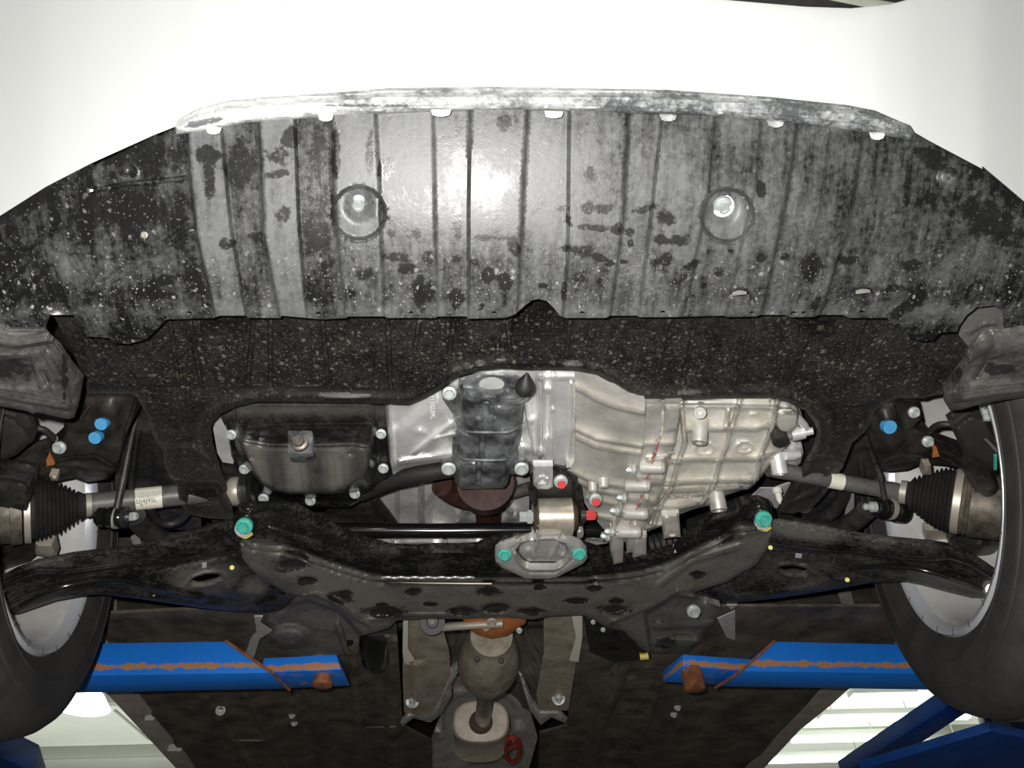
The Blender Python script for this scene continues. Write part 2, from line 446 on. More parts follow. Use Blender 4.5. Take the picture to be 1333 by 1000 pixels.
M['steel'] = simple('weathered_steel', (0.10, 0.085, 0.07), (0.30, 0.27, 0.23), rough=0.42, metal=0.6, scale=50, lo=0.35, hi=0.7, bmp=0.2)
M['shaft'] = simple('shaft_grey_paint', (0.075, 0.072, 0.066), (0.13, 0.125, 0.115), rough=0.45, scale=50)
M['clamp'] = simple('steel_clamp', (0.40, 0.36, 0.30), rough=0.45, metal=0.4)
M['rust'] = simple('rusty_iron', (0.12, 0.045, 0.025), (0.30, 0.11, 0.04), rough=0.75, scale=60, bmp=0.4)
M['orange'] = simple('fresh_orange_rust', (0.42, 0.13, 0.03), (0.55, 0.19, 0.05), rough=0.8, scale=60, bmp=0.3)
M['maroon'] = simple('maroon_exhaust_pipe', (0.030, 0.013, 0.011), (0.075, 0.030, 0.023), rough=0.5, scale=60, bmp=0.2)
M['silver'] = simple('silver_heat_shield', (0.34, 0.335, 0.32), (0.70, 0.69, 0.67), rough=0.36, metal=0.3, scale=14, lo=0.3, hi=0.6)
M['brownshield'] = simple('dusty_tunnel_shield', (0.34, 0.28, 0.21), (0.62, 0.55, 0.46), rough=0.5, metal=0.45, scale=20)
M['darkshield'] = simple('dark_tunnel_shield', (0.10, 0.09, 0.078), (0.26, 0.235, 0.205), rough=0.45, metal=0.4, scale=20)
M['cat'] = simple('weathered_converter_shell', (0.24, 0.20, 0.145), (0.50, 0.46, 0.37), rough=0.5, metal=0.5, scale=24, bmp=0.2)
M['reso'] = simple('stainless_resonator', (0.55, 0.47, 0.38), (0.74, 0.67, 0.57), rough=0.42, metal=0.45, scale=30)
M['floor_b'] = simple('black_floor_cover', (0.038, 0.031, 0.025), (0.15, 0.122, 0.095), rough=0.6, scale=14, bmp=0.4, bscale=120)
M['sill'] = simple('dusty_sill', (0.30, 0.26, 0.235), (0.46, 0.41, 0.37), rough=0.6, scale=20)
M['sticker'] = simple('white_sticker', (0.72, 0.69, 0.58), rough=0.5)
M['ink'] = simple('sticker_print', (0.05, 0.045, 0.04), rough=0.6)
M['bluedot'] = simple('blue_paint_dot', (0.05, 0.26, 0.50), (0.08, 0.33, 0.60), rough=0.5, scale=200)
M['lilac'] = simple('lilac_paint_mark', (0.5, 0.5, 0.58), rough=0.5)
M['brownrub'] = simple('brown_bushing_rubber', (0.06, 0.035, 0.02), rough=0.6)
M['bushing'] = simple('tan_alloy_bushing', (0.40, 0.35, 0.27), (0.62, 0.58, 0.50), rough=0.35, metal=0.55, scale=24, bmp=0.1)
M['joint'] = simple('grimy_joint_steel', (0.05, 0.042, 0.033), (0.17, 0.145, 0.11), rough=0.5, metal=0.4, scale=60, bmp=0.2)
M['bracket'] = simple('grey_alloy_flange', (0.44, 0.43, 0.40), (0.64, 0.62, 0.59), rough=0.42, metal=0.4, scale=40, bmp=0.2, bscale=400)
M['hanger'] = simple('red_rubber_hanger', (0.34, 0.04, 0.025), rough=0.55)
M['deepgap'] = simple('unlit_body_black', (0.006, 0.006, 0.006), (0.018, 0.016, 0.014), rough=0.8, scale=10)  # near black, stands for the unlit depth seen through gaps

# ================================================================== workshop
def blue_paint(name, zlo, zhi):
    m, nt, b = new_mat(name)
    g = nt.nodes.new('ShaderNodeNewGeometry'); sx = nt.nodes.new('ShaderNodeSeparateXYZ'); nt.links.new(g.outputs['Position'], sx.inputs[0])
    band = ramp(nt, sx.outputs[2], [(0.0, 0), (1.0, 0)]).outputs[0]
    t = math_n(nt, 'SUBTRACT', 1.0, math_n(nt, 'MULTIPLY', math_n(nt, 'ABSOLUTE', math_n(nt, 'SUBTRACT', sx.outputs[2], zlo)), 1.0/zhi), True)
    n = noise(nt, 45, 5, 0.7)
    v = math_n(nt, 'ADD', math_n(nt, 'MULTIPLY', t, 0.42), math_n(nt, 'MULTIPLY', n.outputs[0], 0.55))
    r = ramp(nt, v, [(0.54, 0.0), (0.62, 1.0)]).outputs[0]
    base = mixc(nt, noise(nt, 8, 3).outputs[0], (0.005, 0.13, 0.50), (0.012, 0.19, 0.72))
    c = mixc(nt, r, base, (0.36, 0.17, 0.07)); nt.links.new(c, b.inputs['Base Color'])
    b.inputs['Roughness'].default_value = 0.45
    return m
M['blue'] = blue_paint('blue_lift_paint_rusting', ZC+0.5655, 0.017)
M['blue2'] = simple('blue_lift_paint', (0.006, 0.05, 0.25), (0.01, 0.08, 0.36), rough=0.45, scale=8)
M['ceil'] = simple('workshop_ceiling', (0.74, 0.77, 0.70), (0.80, 0.83, 0.75), rough=0.9, scale=1.5)
M['floorm'] = simple('workshop_concrete', (0.065, 0.055, 0.05), (0.10, 0.085, 0.078), rough=0.7, scale=2)
M['wallm'] = simple('workshop_wall', (0.55, 0.57, 0.53), rough=0.9)
M['beam'] = simple('pale_roof_beam', (0.42, 0.44, 0.38), rough=0.7)
M['lamp'] = emis('lamp_glow', (0.95, 1.0, 0.98), 9.0)
M['tubeglow'] = emis('fluorescent_glow', (0.95, 1.0, 0.96), 3.0)
M['fixture'] = simple('white_fixture_enamel', (0.75, 0.78, 0.74), rough=0.4)

CZ = ZC+4.0
def struct(o): o['kind'] = 'structure'; return o
struct(box('floor', (-11, -7, -0.1), (13, 21, 0), M['floorm']))
struct(box('ceiling', (-11, -7, CZ), (13, 21, CZ+0.1), M['ceil']))
struct(box('wall_back', (-11, 20.9, 0), (13, 21, CZ), M['wallm']))
struct(box('wall_left', (-11.1, -7, 0), (-11, 21, CZ), M['wallm']))
struct(box('wall_right', (13, -7, 0), (13.1, 21, CZ), M['wallm']))
# roof beams seen past the car
for i, (yy, hh) in enumerate(((11.2, 0.10), (13.6, 0.10))):
    b = struct(box('roof_beam', (-10.9, yy, CZ-0.16), (12.9, yy+0.14, CZ-0.001), M['beam'], bev=0.01))
# high-bay lamp, bottom left of the photograph
p = W(111, 913, 3.35)
lt = thing('high_bay_lamp', p, 'glowing white bell-shaped workshop lamp hanging below the ceiling beside the left tyre', 'lamp')
s = mpx(111, 913, 3.35)
lathe('lamp_shade', p+Vector((0, 0, 11*s)), p+Vector((0, 0, -9*s)), [(0, 17*s), (0.1, 20*s), (1.0, 33*s), (0.97, 31*s), (0.1, 18*s)], M['lamp'], lt, 32)
lathe('lamp_lens', p+Vector((0, 0, -7*s)), p+Vector((0, 0, -8.5*s)), [(0, 31*s), (1, 30*s)], M['lamp'], lt, 32)
tube('cord', [p+Vector((0, 0, 11*s)), (p.x, p.y, CZ)], 0.012, M['fixture'], lt, 8, False)
tube('ceiling_bracket', [W(150, 925, 3.9), W(193, 962, 3.9), W(262, 962, 3.9)], 0.02, M['beam'], lt, 8, False)
# fluorescent fixtures, bottom right
def fluo(x0, y0, x1, H, hpx, label):
    a, b = W(x0, y0, H), W(x1, y0, H); w = hpx*mpx(x0, y0, H)
    t = thing('fluorescent_fixture', (a+b)/2, label, 'ceiling light', 'fluorescent fixtures')
    yy = a.y
    box('fixture_housing', (a.x, yy-w, ZC+H+0.02), (b.x, yy+w, ZC+H+0.10), M['fixture'], t, 0.01)
    box('tube', (a.x+0.02, yy-w*0.9, ZC+H-0.03), (b.x-0.02, yy-w*0.15, ZC+H+0.02), M['tubeglow'], t, 0.015)
    box('tube', (a.x+0.02, yy+w*0.15, ZC+H-0.03), (b.x-0.02, yy+w*0.9, ZC+H+0.02), M['tubeglow'], t, 0.015)
    for xx in (a.x+0.2, b.x-0.2): tube('hanger_rod', [(xx, yy, ZC+H+0.1), (xx, yy, CZ)], 0.008, M['fixture'], t, 6, False)
fluo(1108, 908, 1190, 3.6, 10, 'bright ceiling light just under the right lift arm')
fluo(1068, 936, 1196, 3.6, 10, 'widest glowing ceiling light, middle of the right-hand gap')
fluo(1226, 934, 1262, 3.6, 6, 'small ceiling light beside the right tyre')
fluo(1030, 963, 1150, 3.6, 10, 'ceiling light left of the diagonal blue brace')
fluo(1000, 990, 1128, 3.6, 10, 'lowest bright ceiling light next to the right sill')
fluo(1200, 972, 1260, 3.6, 6, 'ceiling light between the blue brace and the blue lift beam')

# ================================================================== lift
def lift_arm(side):
    Hb = 0.550
    if side < 0:
        t = thing('lift_support', W(250, 890, Hb), 'blue rusty two-piece lift arm under the car behind the left tyre', 'lift arm', 'lift arms')
        fb, bb = [(-150, 884), (356, 876)], [(-150, 908), (377, 897)]
        top = (294, 835); inner_b = [(340, 876.5), (444, 871.5), (456, 893), (350, 897)]; tin = (438, 852)
    else:
        t = thing('lift_support', W(1000, 885, Hb), 'blue rusty two-piece lift arm under the car behind the right tyre', 'lift arm', 'lift arms')
        fb, bb = [(1420, 880), (963, 874)], [(1420, 902), (931, 894)]
        top = (1008, 835); inner_b = [(985, 874), (889, 868), (863, 888), (950, 893)]; tin = (889, 852)
    A, B = W(*fb[0], Hb), W(*fb[1], Hb); D, Cc = W(*bb[0], Hb), W(*bb[1], Hb)
    Ht = 0.60
    # top of the front face at the same distance as its foot
    r = rays([top[0]], [top[1]])[0]; k = B.y/r[1]; T = Vector((r[0]*k, B.y, ZC+r[2]*k))
    dx = T.x-B.x
    hexa('arm_sleeve', [A, B, Cc, D, Vector((A.x, A.y, T.z)), T, Vector((Cc.x+dx, Cc.y, T.z)), Vector((D.x, D.y, T.z))], M['blue'], t, 0.002)
    q = [W(*p, Hb+0.008) for p in inner_b]
    r = rays([tin[0]], [tin[1]])[0]; k = q[1].y/r[1]; z = ZC+r[2]*k
    up = [Vector((p.x, p.y, z)) for p in q]; up[1].x = r[0]*k; up[2].x += (r[0]*k-q[1].x)
    hexa('arm_extension', q+up, M['blue'], t, 0.0015)
    # weld seam on the sleeve's end
    tube('weld_seam', [T+Vector((0, -0.002, 0)), B+Vector((0, -0.002, -0.002)), Cc+Vector((0, 0, -0.002))], 0.0028, M['rust'], t, 8, False)
    if side < 0:
        c = W(420, 885, Hb)
        sr = mpx(420, 885, Hb)
        lathe('pad_screw', c+Vector((0, 0, -0.014)), c+Vector((0, 0, 0.012)), [(0, 0), (0, 9*sr), (0.1, 13*sr), (0.35, 14*sr), (0.36, 11*sr), (1, 11*sr)], M['rust'], t, 24)
    else:
        c = W(901, 878, Hb)
        sr = mpx(901, 885, Hb)
        prof = [(0, 0), (0, 9*sr)]+[(0.02+i*0.03, (13.5 if i % 2 else 12.0)*sr) for i in range(24)]+[(1, 12*sr)]
        lathe('pad_screw', c+Vector((0, 0, -0.030)), c+Vector((0, 0, 0.012)), prof, M['rust'], t, 24)
lift_arm(-1); lift_arm(1)
# the right-hand lift carriage and its arms, seen past the tyre
t = thing('lift_carriage', W(1290, 960, 0.9), 'dark blue lift carriage and braces beyond the right tyre', 'car lift')
hexa('diagonal_brace', [W(1095, 1010, .75), W(1240, 916, .75), W(1268, 922, .75), W(1135, 1010, .75)]+[W(1095, 1010, .75)+Vector((0, 0, .05)), W(1240, 916, .75)+Vector((0, 0, .05)), W(1268, 922, .75)+Vector((0, 0, .05)), W(1135, 1010, .75)+Vector((0, 0, .05))], M['blue2'], t, 0.003)
q = [W(1120, 1003, .62), W(1290, 952, .62), W(1400, 975, .62), W(1300, 1080, .62)]
hexa('beam', q+[p+Vector((0, 0, .025)) for p in q], M['blue2'], t, 0.003)
q = [W(1274, 900, .77), W(1400, 880, .77), W(1420, 990, .77), W(1293, 990, .77)]
hexa('carriage_block', q+[p+Vector((0, 0, .12)) for p in q], M['blue2'], t, 0.004)
q = [W(1288, 924, .755), W(1309, 922, .755), W(1321, 962, .755), W(1299, 966, .755)]
hexa('guide_plate', q+[p+Vector((0, 0, .01)) for p in q], M['bracket'], t)
t = thing('lift_carriage', W(0, 1000, 0.9), 'dark blue lift corner at the lower left edge of the picture', 'car lift')
q = [W(-80, 950, .75), W(40, 1004, .75), W(60, 1060, .75), W(-80, 1060, .75)]
hexa('beam', q+[p+Vector((0, 0, .08)) for p in q], M['blue2'], t, 0.003)

# ================================================================== body shell behind everything, added black to block the ceiling light
bs = thing('added_body_shell', (0.06, 1.4, ZC+0.95), 'added black light-blocking inner body and wheel housings above the suspension', 'car body')
box('engine_bay_light_block', (-1.0, 0.50, ZC+1.00), (1.13, 1.64, ZC+1.02), M['deepgap'], bs)
box('firewall_light_block', (-1.0, 1.62, ZC+0.70), (1.13, 1.64, ZC+1.0), M['deepgap'], bs)
box('inner_fender_light_block', (-0.44, 0.62, ZC+0.72), (-0.42, 1.42, ZC+1.0), M['deepgap'], bs)
box('inner_fender_light_block', (0.56, 0.62, ZC+0.72), (0.58, 1.42, ZC+1.0), M['deepgap'], bs)
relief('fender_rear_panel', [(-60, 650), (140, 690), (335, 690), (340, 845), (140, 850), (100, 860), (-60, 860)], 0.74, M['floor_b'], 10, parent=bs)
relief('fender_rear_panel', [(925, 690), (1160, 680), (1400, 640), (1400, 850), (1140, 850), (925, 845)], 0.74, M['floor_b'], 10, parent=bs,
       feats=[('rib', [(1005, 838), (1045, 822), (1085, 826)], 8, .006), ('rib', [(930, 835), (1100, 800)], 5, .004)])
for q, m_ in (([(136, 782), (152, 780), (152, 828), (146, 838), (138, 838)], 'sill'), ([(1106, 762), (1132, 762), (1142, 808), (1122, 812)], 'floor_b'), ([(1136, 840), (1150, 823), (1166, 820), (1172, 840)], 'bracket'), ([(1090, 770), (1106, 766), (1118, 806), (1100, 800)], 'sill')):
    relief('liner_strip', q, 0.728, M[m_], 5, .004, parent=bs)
box('outer_fender_light_block', (-1.02, 0.6, ZC+0.45), (-1.0, 1.55, ZC+1.02), M['deepgap'], bs)
box('outer_fender_light_block', (1.13, 0.6, ZC+0.45), (1.15, 1.55, ZC+1.02), M['deepgap'], bs)
box('cabin_floor_light_block', (-0.62, 1.62, ZC+0.86), (0.78, 4.3, ZC+0.88), M['deepgap'], bs)

# floor covers and sills
fc = relief('floor_cover', [(128, 800), (330, 790), (430, 815), (515, 800), (522, 900), (524, 945), (562, 965), (562, 1060), (296, 1060), (178, 906), (150, 868)], 0.650, M['floor_b'], 7, 0.006,
            feats=[('rib', [(262, 905), (300, 960), (350, 1030)], 7, .006), ('rib', [(318, 905), (350, 960), (395, 1040)], 5, .004), ('rib', [(405, 900), (430, 1000), (440, 1060)], 14, .012),
                   ('rib', [(460, 850), (472, 1050)], 8, .007), ('rib', [(305, 966), (340, 966)], 3, .003), ('line', [(378, 880), (415, 1050)], 8, -.01), ('plat', [(500, 830), (520, 830), (520, 1060), (505, 1060)], 8, .012),
                   ('rib', [(460, 950), (515, 948)], 3, .003)])
tag(fc, 'dark brown-black underfloor cover left of the exhaust tunnel', 'floor cover')
lathe('washer', W(287, 925, .650), W(287, 925, .642), [(0, .012), (1, .011), (1, .007), (0.3, .006), (.3, 0)], M['sill'], fc, 20)
for q in ((380, 931), (383, 941)): bolt(*q, .65, 4.5, M['bolt'], fc, 'cam')
fc = relief('floor_cover', [(755, 800), (900, 790), (1160, 790), (1165, 840), (1104, 880), (1067, 900), (1009, 961), (960, 1060), (700, 1060), (702, 955), (738, 945), (745, 900)], 0.652, M['floor_b'], 7, 0.006,
            feats=[('rib', [(805, 880), (760, 1000), (750, 1060)], 12, .014), ('rib', [(862, 880), (842, 940), (815, 1050)], 6, .006), ('line', [(900, 900), (832, 1060)], 8, .008)]
                  +[('rib', [(822-i*3.2, 870+i*13), (852-i*3.0, 869+i*13)], 2.6, .004) for i in range(13)])
tag(fc, 'dark ribbed underfloor cover right of the exhaust tunnel', 'floor cover')
for q in ((882, 921), (877, 930)): bolt(*q, .65, 4.5, M['bolt'], fc, 'cam')
sl = relief('sill_panel', [(85, 860), (135, 855), (178, 906), (197, 930), (186, 932), (188, 938), (200, 938), (225, 968), (214, 972), (218, 978), (236, 978), (262, 1015), (300, 1060), (275, 1060), (238, 1010), (142, 906)], 0.642, M['sill'], 8, 0.05, parent=None)
tag(sl, 'dusty grey-brown body sill strip with notches at lower left', 'sill')
sl = relief('sill_panel', [(1180, 855), (1130, 855), (1067, 900), (1036, 935), (1013, 957), (990, 985), (975, 995), (925, 1060), (952, 1060), (995, 1000), (1042, 950), (1082, 918), (1104, 898)], 0.642, M['sill'], 8, 0.05)
tag(sl, 'dusty grey-brown body sill strip at lower right', 'sill')

# ================================================================== tunnel heat shield and exhaust
ts = thing('tunnel_heat_shield', W(625, 900, .74), 'crumpled silver and brown heat shield lining the exhaust tunnel', 'heat shield')
relief('side_flange', [(526, 800), (572, 800), (585, 850), (588, 905), (574, 930), (545, 932), (526, 928), (524, 880)], 0.655, M['brownshield'], 4, .002, parent=ts,
       feats=[('ell', 540, 860, 16, 5, -.008, -8, .6), ('line', [(533, 800), (537, 930)], 5, .006)])
relief('side_flange', [(708, 800), (756, 800), (754, 840), (747, 880), (740, 925), (702, 926), (698, 905), (708, 850)], 0.655, M['brownshield'], 4, .002, parent=ts,
       feats=[('line', [(748, 800), (738, 925)], 5, .006)])
relief('bright_edge_strip', [(744, 800), (758, 800), (758, 830), (753, 862), (741, 860), (750, 830)], 0.645, M['sticker'], 5, .002, parent=ts)
relief('bright_edge_strip', [(525, 800), (531, 800), (531, 845), (540, 860), (527, 864), (524, 850)], 0.645, M['sticker'], 5, .002, parent=ts)
def tun(x): return np.clip(1-np.abs((x-628)/95.0), 0, 1)
relief('tunnel_lining', [(560, 795), (720, 795), (722, 850), (704, 905), (706, 935), (640, 900), (640, 862), (600, 862), (560, 935), (552, 930), (572, 870)], lambda X, Y: 0.655+0.13*tun(X)**0.6, M['darkshield'], 5, .003, parent=ts,
       feats=[('rib', [(703, 805), (735, 850)], 2.5, .004), ('rib', [(685, 815), (712, 865)], 2.5, .004), ('rib', [(680, 835), (706, 885)], 2.5, .004), ('rib', [(676, 850), (700, 905)], 2.5, .004),
              ('rib', [(566, 830), (554, 850)], 2.5, .004), ('rib', [(585, 820), (563, 870)], 2.5, .004), ('rib', [(596, 825), (578, 880)], 2.5, .004)])
relief('rolled_end', [(598, 860), (603, 866), (590, 885), (572, 932), (560, 941), (538, 935), (524, 946), (520, 940), (530, 929), (555, 928), (566, 915), (585, 872)], 0.648, M['silver'], 3, .004, parent=ts, roll=(5, .01))
relief('rolled_end', [(668, 872), (676, 878), (690, 925), (704, 944), (718, 934), (736, 942), (741, 938), (728, 925), (704, 925), (694, 912), (680, 880), (672, 868)], 0.648, M['silver'], 3, .004, parent=ts, roll=(5, .01))
relief('second_shield', [(590, 880), (672, 880), (690, 925), (700, 960), (672, 1060), (560, 1060), (556, 975), (572, 935)], lambda X, Y: 0.70+0.09*tun(X), M['silver'], 6, .003, parent=ts,
       feats=[('rib', [(577, 922), (592, 903), (655, 901), (674, 918)], 5, .012), ('rib', [(576, 925), (574, 945)], 5, .01), ('ell', 573, 955, 14, 12, .02, 0, .8), ('ell', 672, 950, 14, 14, .02, 0, .8)])
for q in ((537, 913), (727, 909)):
    bolt(*q, .65, 5, M['bolt'], ts, 'cam', long=1.6)
    lathe('washer', W(*q, .654), W(*q, .651), [(0, .017), (1, .016), (1, 0)], M['black'], ts, 16)

ex = thing('exhaust_system', W(630, 860, .64), 'weathered exhaust with rusty flange, round converter, pipe and small resonator', 'exhaust')
relief('flange', [(596, 790), (690, 790), (684, 812), (660, 828), (640, 832), (620, 826), (606, 815)], 0.628, M['orange'], 4, .02, parent=ex, roll=(5, .008))
a, b = W(640, 828, .655), W(632, 892, .655); k = mpx(636, 860, .655)
lathe('converter_cone', a, b, [(0, 26*k), (.10, 27*k), (.14, 31*k), (.38, 39*k), (.50, 40.5*k), (.62, 39*k), (.85, 29*k), (1.0, 15*k), (1.03, 13*k)], M['cat'], ex, 40, 0.9)
for q in ((621, 858), (652, 860)): o = lathe('dimple', W(*q, .602), W(q[0], q[1], .608), [(0, 0), (0.2, .004), (1, .006)], M['darkshield'], ex, 12)
pb = W(626, 945, .665)
tube('mid_pipe', [W(634, 880, .66), W(632, 905, .66), W(629, 932, .66), W(626, 948, .672)], [12*k]*4, M['steel'], ex, 24)
# resonator: oval can lying along the car
c0 = W(626, 938, .668); k2 = mpx(630, 950, .65)
V = []; Fc = []
prof = [(0.0, .0), (0.0, .80), (0.0, .93), (-0.006, 1.0), (0.004, 1.03), (0.012, 0.99), (.16, 0.99), (.166, 1.03), (.172, .98), (.176, .8), (.18, 0)]
n = 44
rx, rz = 36*k2, 26*k2
def oval(i, s):
    a = 2*math.pi*i/n; cx, cz = math.cos(a), math.sin(a); e = 0.78
    return (abs(cx)**e*(1 if cx > 0 else -1)*rx*s, abs(cz)**e*(1 if cz > 0 else -1)*rz*s)
yb = c0.y
for (dy, s) in prof:
    for i in range(n):
        u, v = oval(i, s); V.append((c0.x+u, yb+dy, c0.z+v-0.004))
for j in range(len(prof)-1):
    for i in range(n):
        i2 = (i+1) % n; Fc.append((j*n+i, j*n+i2, (j+1)*n+i2, (j+1)*n+i))
link_mesh('resonator', V, Fc, M['reso'], ex, True, 0.5)
lathe('pipe_collar', (c0.x, c0.y-.014, c0.z-.004), (c0.x, c0.y, c0.z-.004), [(0, 13.5*k2), (1, 15.5*k2)], M['maroon'], ex, 24)
tube('brace_rod', [W(577, 817, .630), W(600, 815, .626), W(655, 812, .622)], 4.6*k, M['clamp'], ex, 12)
lathe('brace_rubber', W(563, 810, .645), W(563, 810, .628), [(0, 15*k), (1, 14*k), (1, 7*k), (1.2, 6*k), (1.2, 0)], M['rubber'], ex, 24)
bolt(563, 807, .625, 6, M['clamp'], ex, 'cam'); bolt(640, 810, .622, 7, M['clamp'], ex, 'cam'); bolt(633, 816, .622, 6, M['clamp'], ex, 'cam')
bolt(676, 821, .622, 4, M['bolt'], ex, 'cam')
hp = thing('rubber_hanger', W(667, 976, .645), 'red ring-shaped rubber exhaust hanger beside the resonator', 'hanger')
cx, cy = 667, 976
ring = [W(cx+9.5*math.cos(a), cy+16*math.sin(a), .64) for a in np.linspace(0, 2*math.pi, 25)]
tube('rubber_ring', ring, 3.4*k2, M['hanger'], hp, 12, False)
tube('web', [W(660, 976, .64), W(674, 968, .64)], 2.6*k2, M['hanger'], hp, 8, False)
tube('hook', [W(655, 985, .65), W(662, 972, .645), W(668, 964, .64)], 2.2*k2, M['steel'], hp, 8)
# downpipe behind the crossbar
dp = thing('exhaust_downpipe', W(635, 660, .80), 'dark maroon exhaust pipe behind the black heat shield', 'exhaust pipe')
k = mpx(635, 660, .78)
tube('downpipe', [W(636, 628, .76), W(636, 655, .77), W(636, 690, .79)], [34*k, 18*k, 19*k], M['maroon'], dp, 24)
lathe('collector', W(632, 628, .735), W(634, 650, .76), [(0, 34*k), (.4, 33*k), (1, 20*k)], M['maroon'], dp, 28)
tube('side_branch', [W(575, 632, .76), W(600, 648, .77), W(640, 655, .775)], 14*k, M['maroon'], dp, 16)
tube('side_branch', [W(640, 650, .775), W(690, 635, .77)], 8*k, M['steel'], dp, 16)
# silver shield on the bulkhead
bh = relief('bulkhead_heat_shield', [(440, 615), (700, 610), (760, 640), (760, 705), (640, 715), (440, 715)], 0.84, M['silver'], 6, .003,
            feats=[('line', [(548, 600), (548, 720)], 10, .03), ('line', [(517, 600), (517, 720)], 8, .012), ('ell', 636, 672, 44, 20, .03, 0, .5), ('ell', 572, 668, 20, 30, -.03, 0, .6), ('ring', 636, 690, 44, 32, .12, .012)])
tag(bh, 'silver pressed heat shield on the bulkhead seen behind the crossbar', 'heat shield')

# ================================================================== bumper
EDGE = [(-200, 395), (-150, 365), (-60, 315), (0, 281), (60, 243), (118, 213), (200, 176), (228, 165), (258, 150), (296, 140), (326, 137), (445, 129), (505, 124), (638, 122), (760, 124), (870, 126),
        (1002, 135), (1108, 146), (1144, 153), (1169, 163), (1190, 172), (1209, 183), (1277, 219), (1333, 262), (1400, 305), (1500, 375)]
ex_, ey_ = [p[0] for p in EDGE], [p[1] for p in EDGE]
def Htray(X, Y):
    return 0.62+0.10*np.clip((410-Y)/245.0, 0, 1.4)**1.2
def edge_y(X): return np.interp(X, ex_, ey_)
def Hbump(X, Y):
    e = edge_y(X); d = np.clip(e-Y, -20, 900)
    return Htray(X, e)-0.006+0.0011*d
fb = thing('front_bumper', W(700, 60, .8), 'white painted front bumper filling the top of the picture', 'bumper')
relief('bumper_skin', [(-200, -90), (230, -60), (262, -10), (300, 0), (370, 2), (440, -2), (560, -12), (800, -8), (933, 1), (1050, 11), (1110, 13), (1160, 8), (1200, -3), (1235, -50), (1500, -90)]+EDGE[::-1][0:-1]+[(-200, 395)],
       Hbump, M['white'], 14, 0.004, parent=fb, sharp=1.2)
grille = relief('lower_grille', [(230, -80), (1240, -80), (1240, 26), (230, 26)], lambda X, Y: Hbump(X, Y)+0.05, M['rubber'], 14, .004, parent=fb)
relief('grille_slat', [(1080, 0), (1100, -6), (1180, 8), (1160, 16)], lambda X, Y: Hbump(X, Y)+0.04, M['beam'], 8, .004, parent=fb)
LIPTOP = [(228, 164), (258, 148), (296, 139), (326, 136), (445, 128), (505, 123), (638, 121), (760, 123), (870, 125), (1002, 134), (1108, 145), (1144, 152), (1169, 163), (1191, 172)]
LIPBOT = [(1187, 184), (1130, 174), (1037, 162), (931, 152), (860, 150), (818, 148), (709, 144), (610, 144), (556, 146), (437, 152), (320, 160), (262, 172), (230, 175)]
MID = [(228, 170), (262, 160), (326, 150), (445, 143), (556, 137), (640, 135), (760, 137), (870, 141), (1002, 149), (1110, 160), (1185, 175)]
LIPA = {'dust': lambda X, Y: 0.50-0.36*sstep((X-650)/400)+.35*sstep((480-X)/200), 'smear': lambda X, Y: blob(X, Y, [(262, 160, 26, 5, -12), (470, 137, 60, 3), (870, 149, 40, 3)]), 'speck': lambda X, Y: X*0}
relief('lower_lip', LIPTOP+LIPBOT, lambda X, Y: Htray(X, edge_y(X))-0.019, M['lip'], 4, .012, parent=fb, roll=(5, .008),
       feats=[('plat', MID+LIPBOT, 3, .004)], attrs=LIPA)
for i, (x, y, w) in enumerate(((278, 170, 10), (424, 153, 10), (574, 147, 13), (721, 149, 12), (870, 153, 11), (1010, 161, 11), (1142, 177, 10))):
    relief('clip_tab', [(x-w, y-3), (x+w, y-2), (x+w-2, y+3), (x+3, y+5), (x-3, y+5), (x-w+2, y+3)], lambda X, Y: Htray(X, Y)-0.020, M['lip'], 4, .003, parent=fb, attrs={'dust': (lambda X, Y, i=i: X*0+(.35 if i in (4, 5) else .75)), 'smear': lambda X, Y: X*0, 'speck': lambda X, Y: X*0})

# ================================================================== front undertray
LN = {
 'A': [(243, 170), (246, 212), (255, 300), (268, 358), (280, 410)], 'B': [(288, 165), (300, 290), (310, 350), (321, 414)], 'C': [(337, 165), (343, 304), (364, 414)], 'D': [(384, 160), (389, 290), (400, 414)],
 'E': [(431, 150), (434, 240), (440, 320), (450, 414)], 'F': [(489, 150), (493, 222), (500, 414)], 'G': [(564, 148), (566, 270), (570, 414)], 'H': [(612, 146), (610, 270), (610, 414)],
 'I': [(687, 145), (680, 270), (673, 414)], 'J': [(741, 146), (739, 338), (732, 414)], 'K': [(818, 148), (811, 290), (794, 414)], 'L': [(862, 150), (845, 304), (831, 414)],
 'M': [(931, 154), (922, 253), (897, 380), (886, 414)], 'N': [(991, 158), (984, 242), (960, 340), (944, 414)], 'O': [(1037, 165), (1027, 242), (991, 414)], 'P': [(1080, 172), (1069, 270), (1027, 410)],
 'Q': [(1123, 180), (1105, 299), (1066, 414)], 'R': [(1165, 186), (1144, 299), (1101, 414)]}
hh = 0.006
tf = [('line', LN[k], 5.5, s*hh) for k, s in zip('ABCDEFGHIJKLMNOPQR', (1, -1, 1, -1, 1, -.6, -.4, 1, -1, 1, -1, 1, -1, 1, -1, 1, -1, 1))]
for cx, cy, bx, by in ((467, 278, 467, 263), (947, 281, 941, 266)):
    tf += [('ell', cx, cy, 37, 38, -.015, 0, .16), ('ell', bx+1, by+6, 24, 24, -.005, 0, .8)]
for cx, cy in ((963, 385), (1123, 383)): tf += [('ell', cx, cy+1, 19, 12, -.006, 0, .4)]
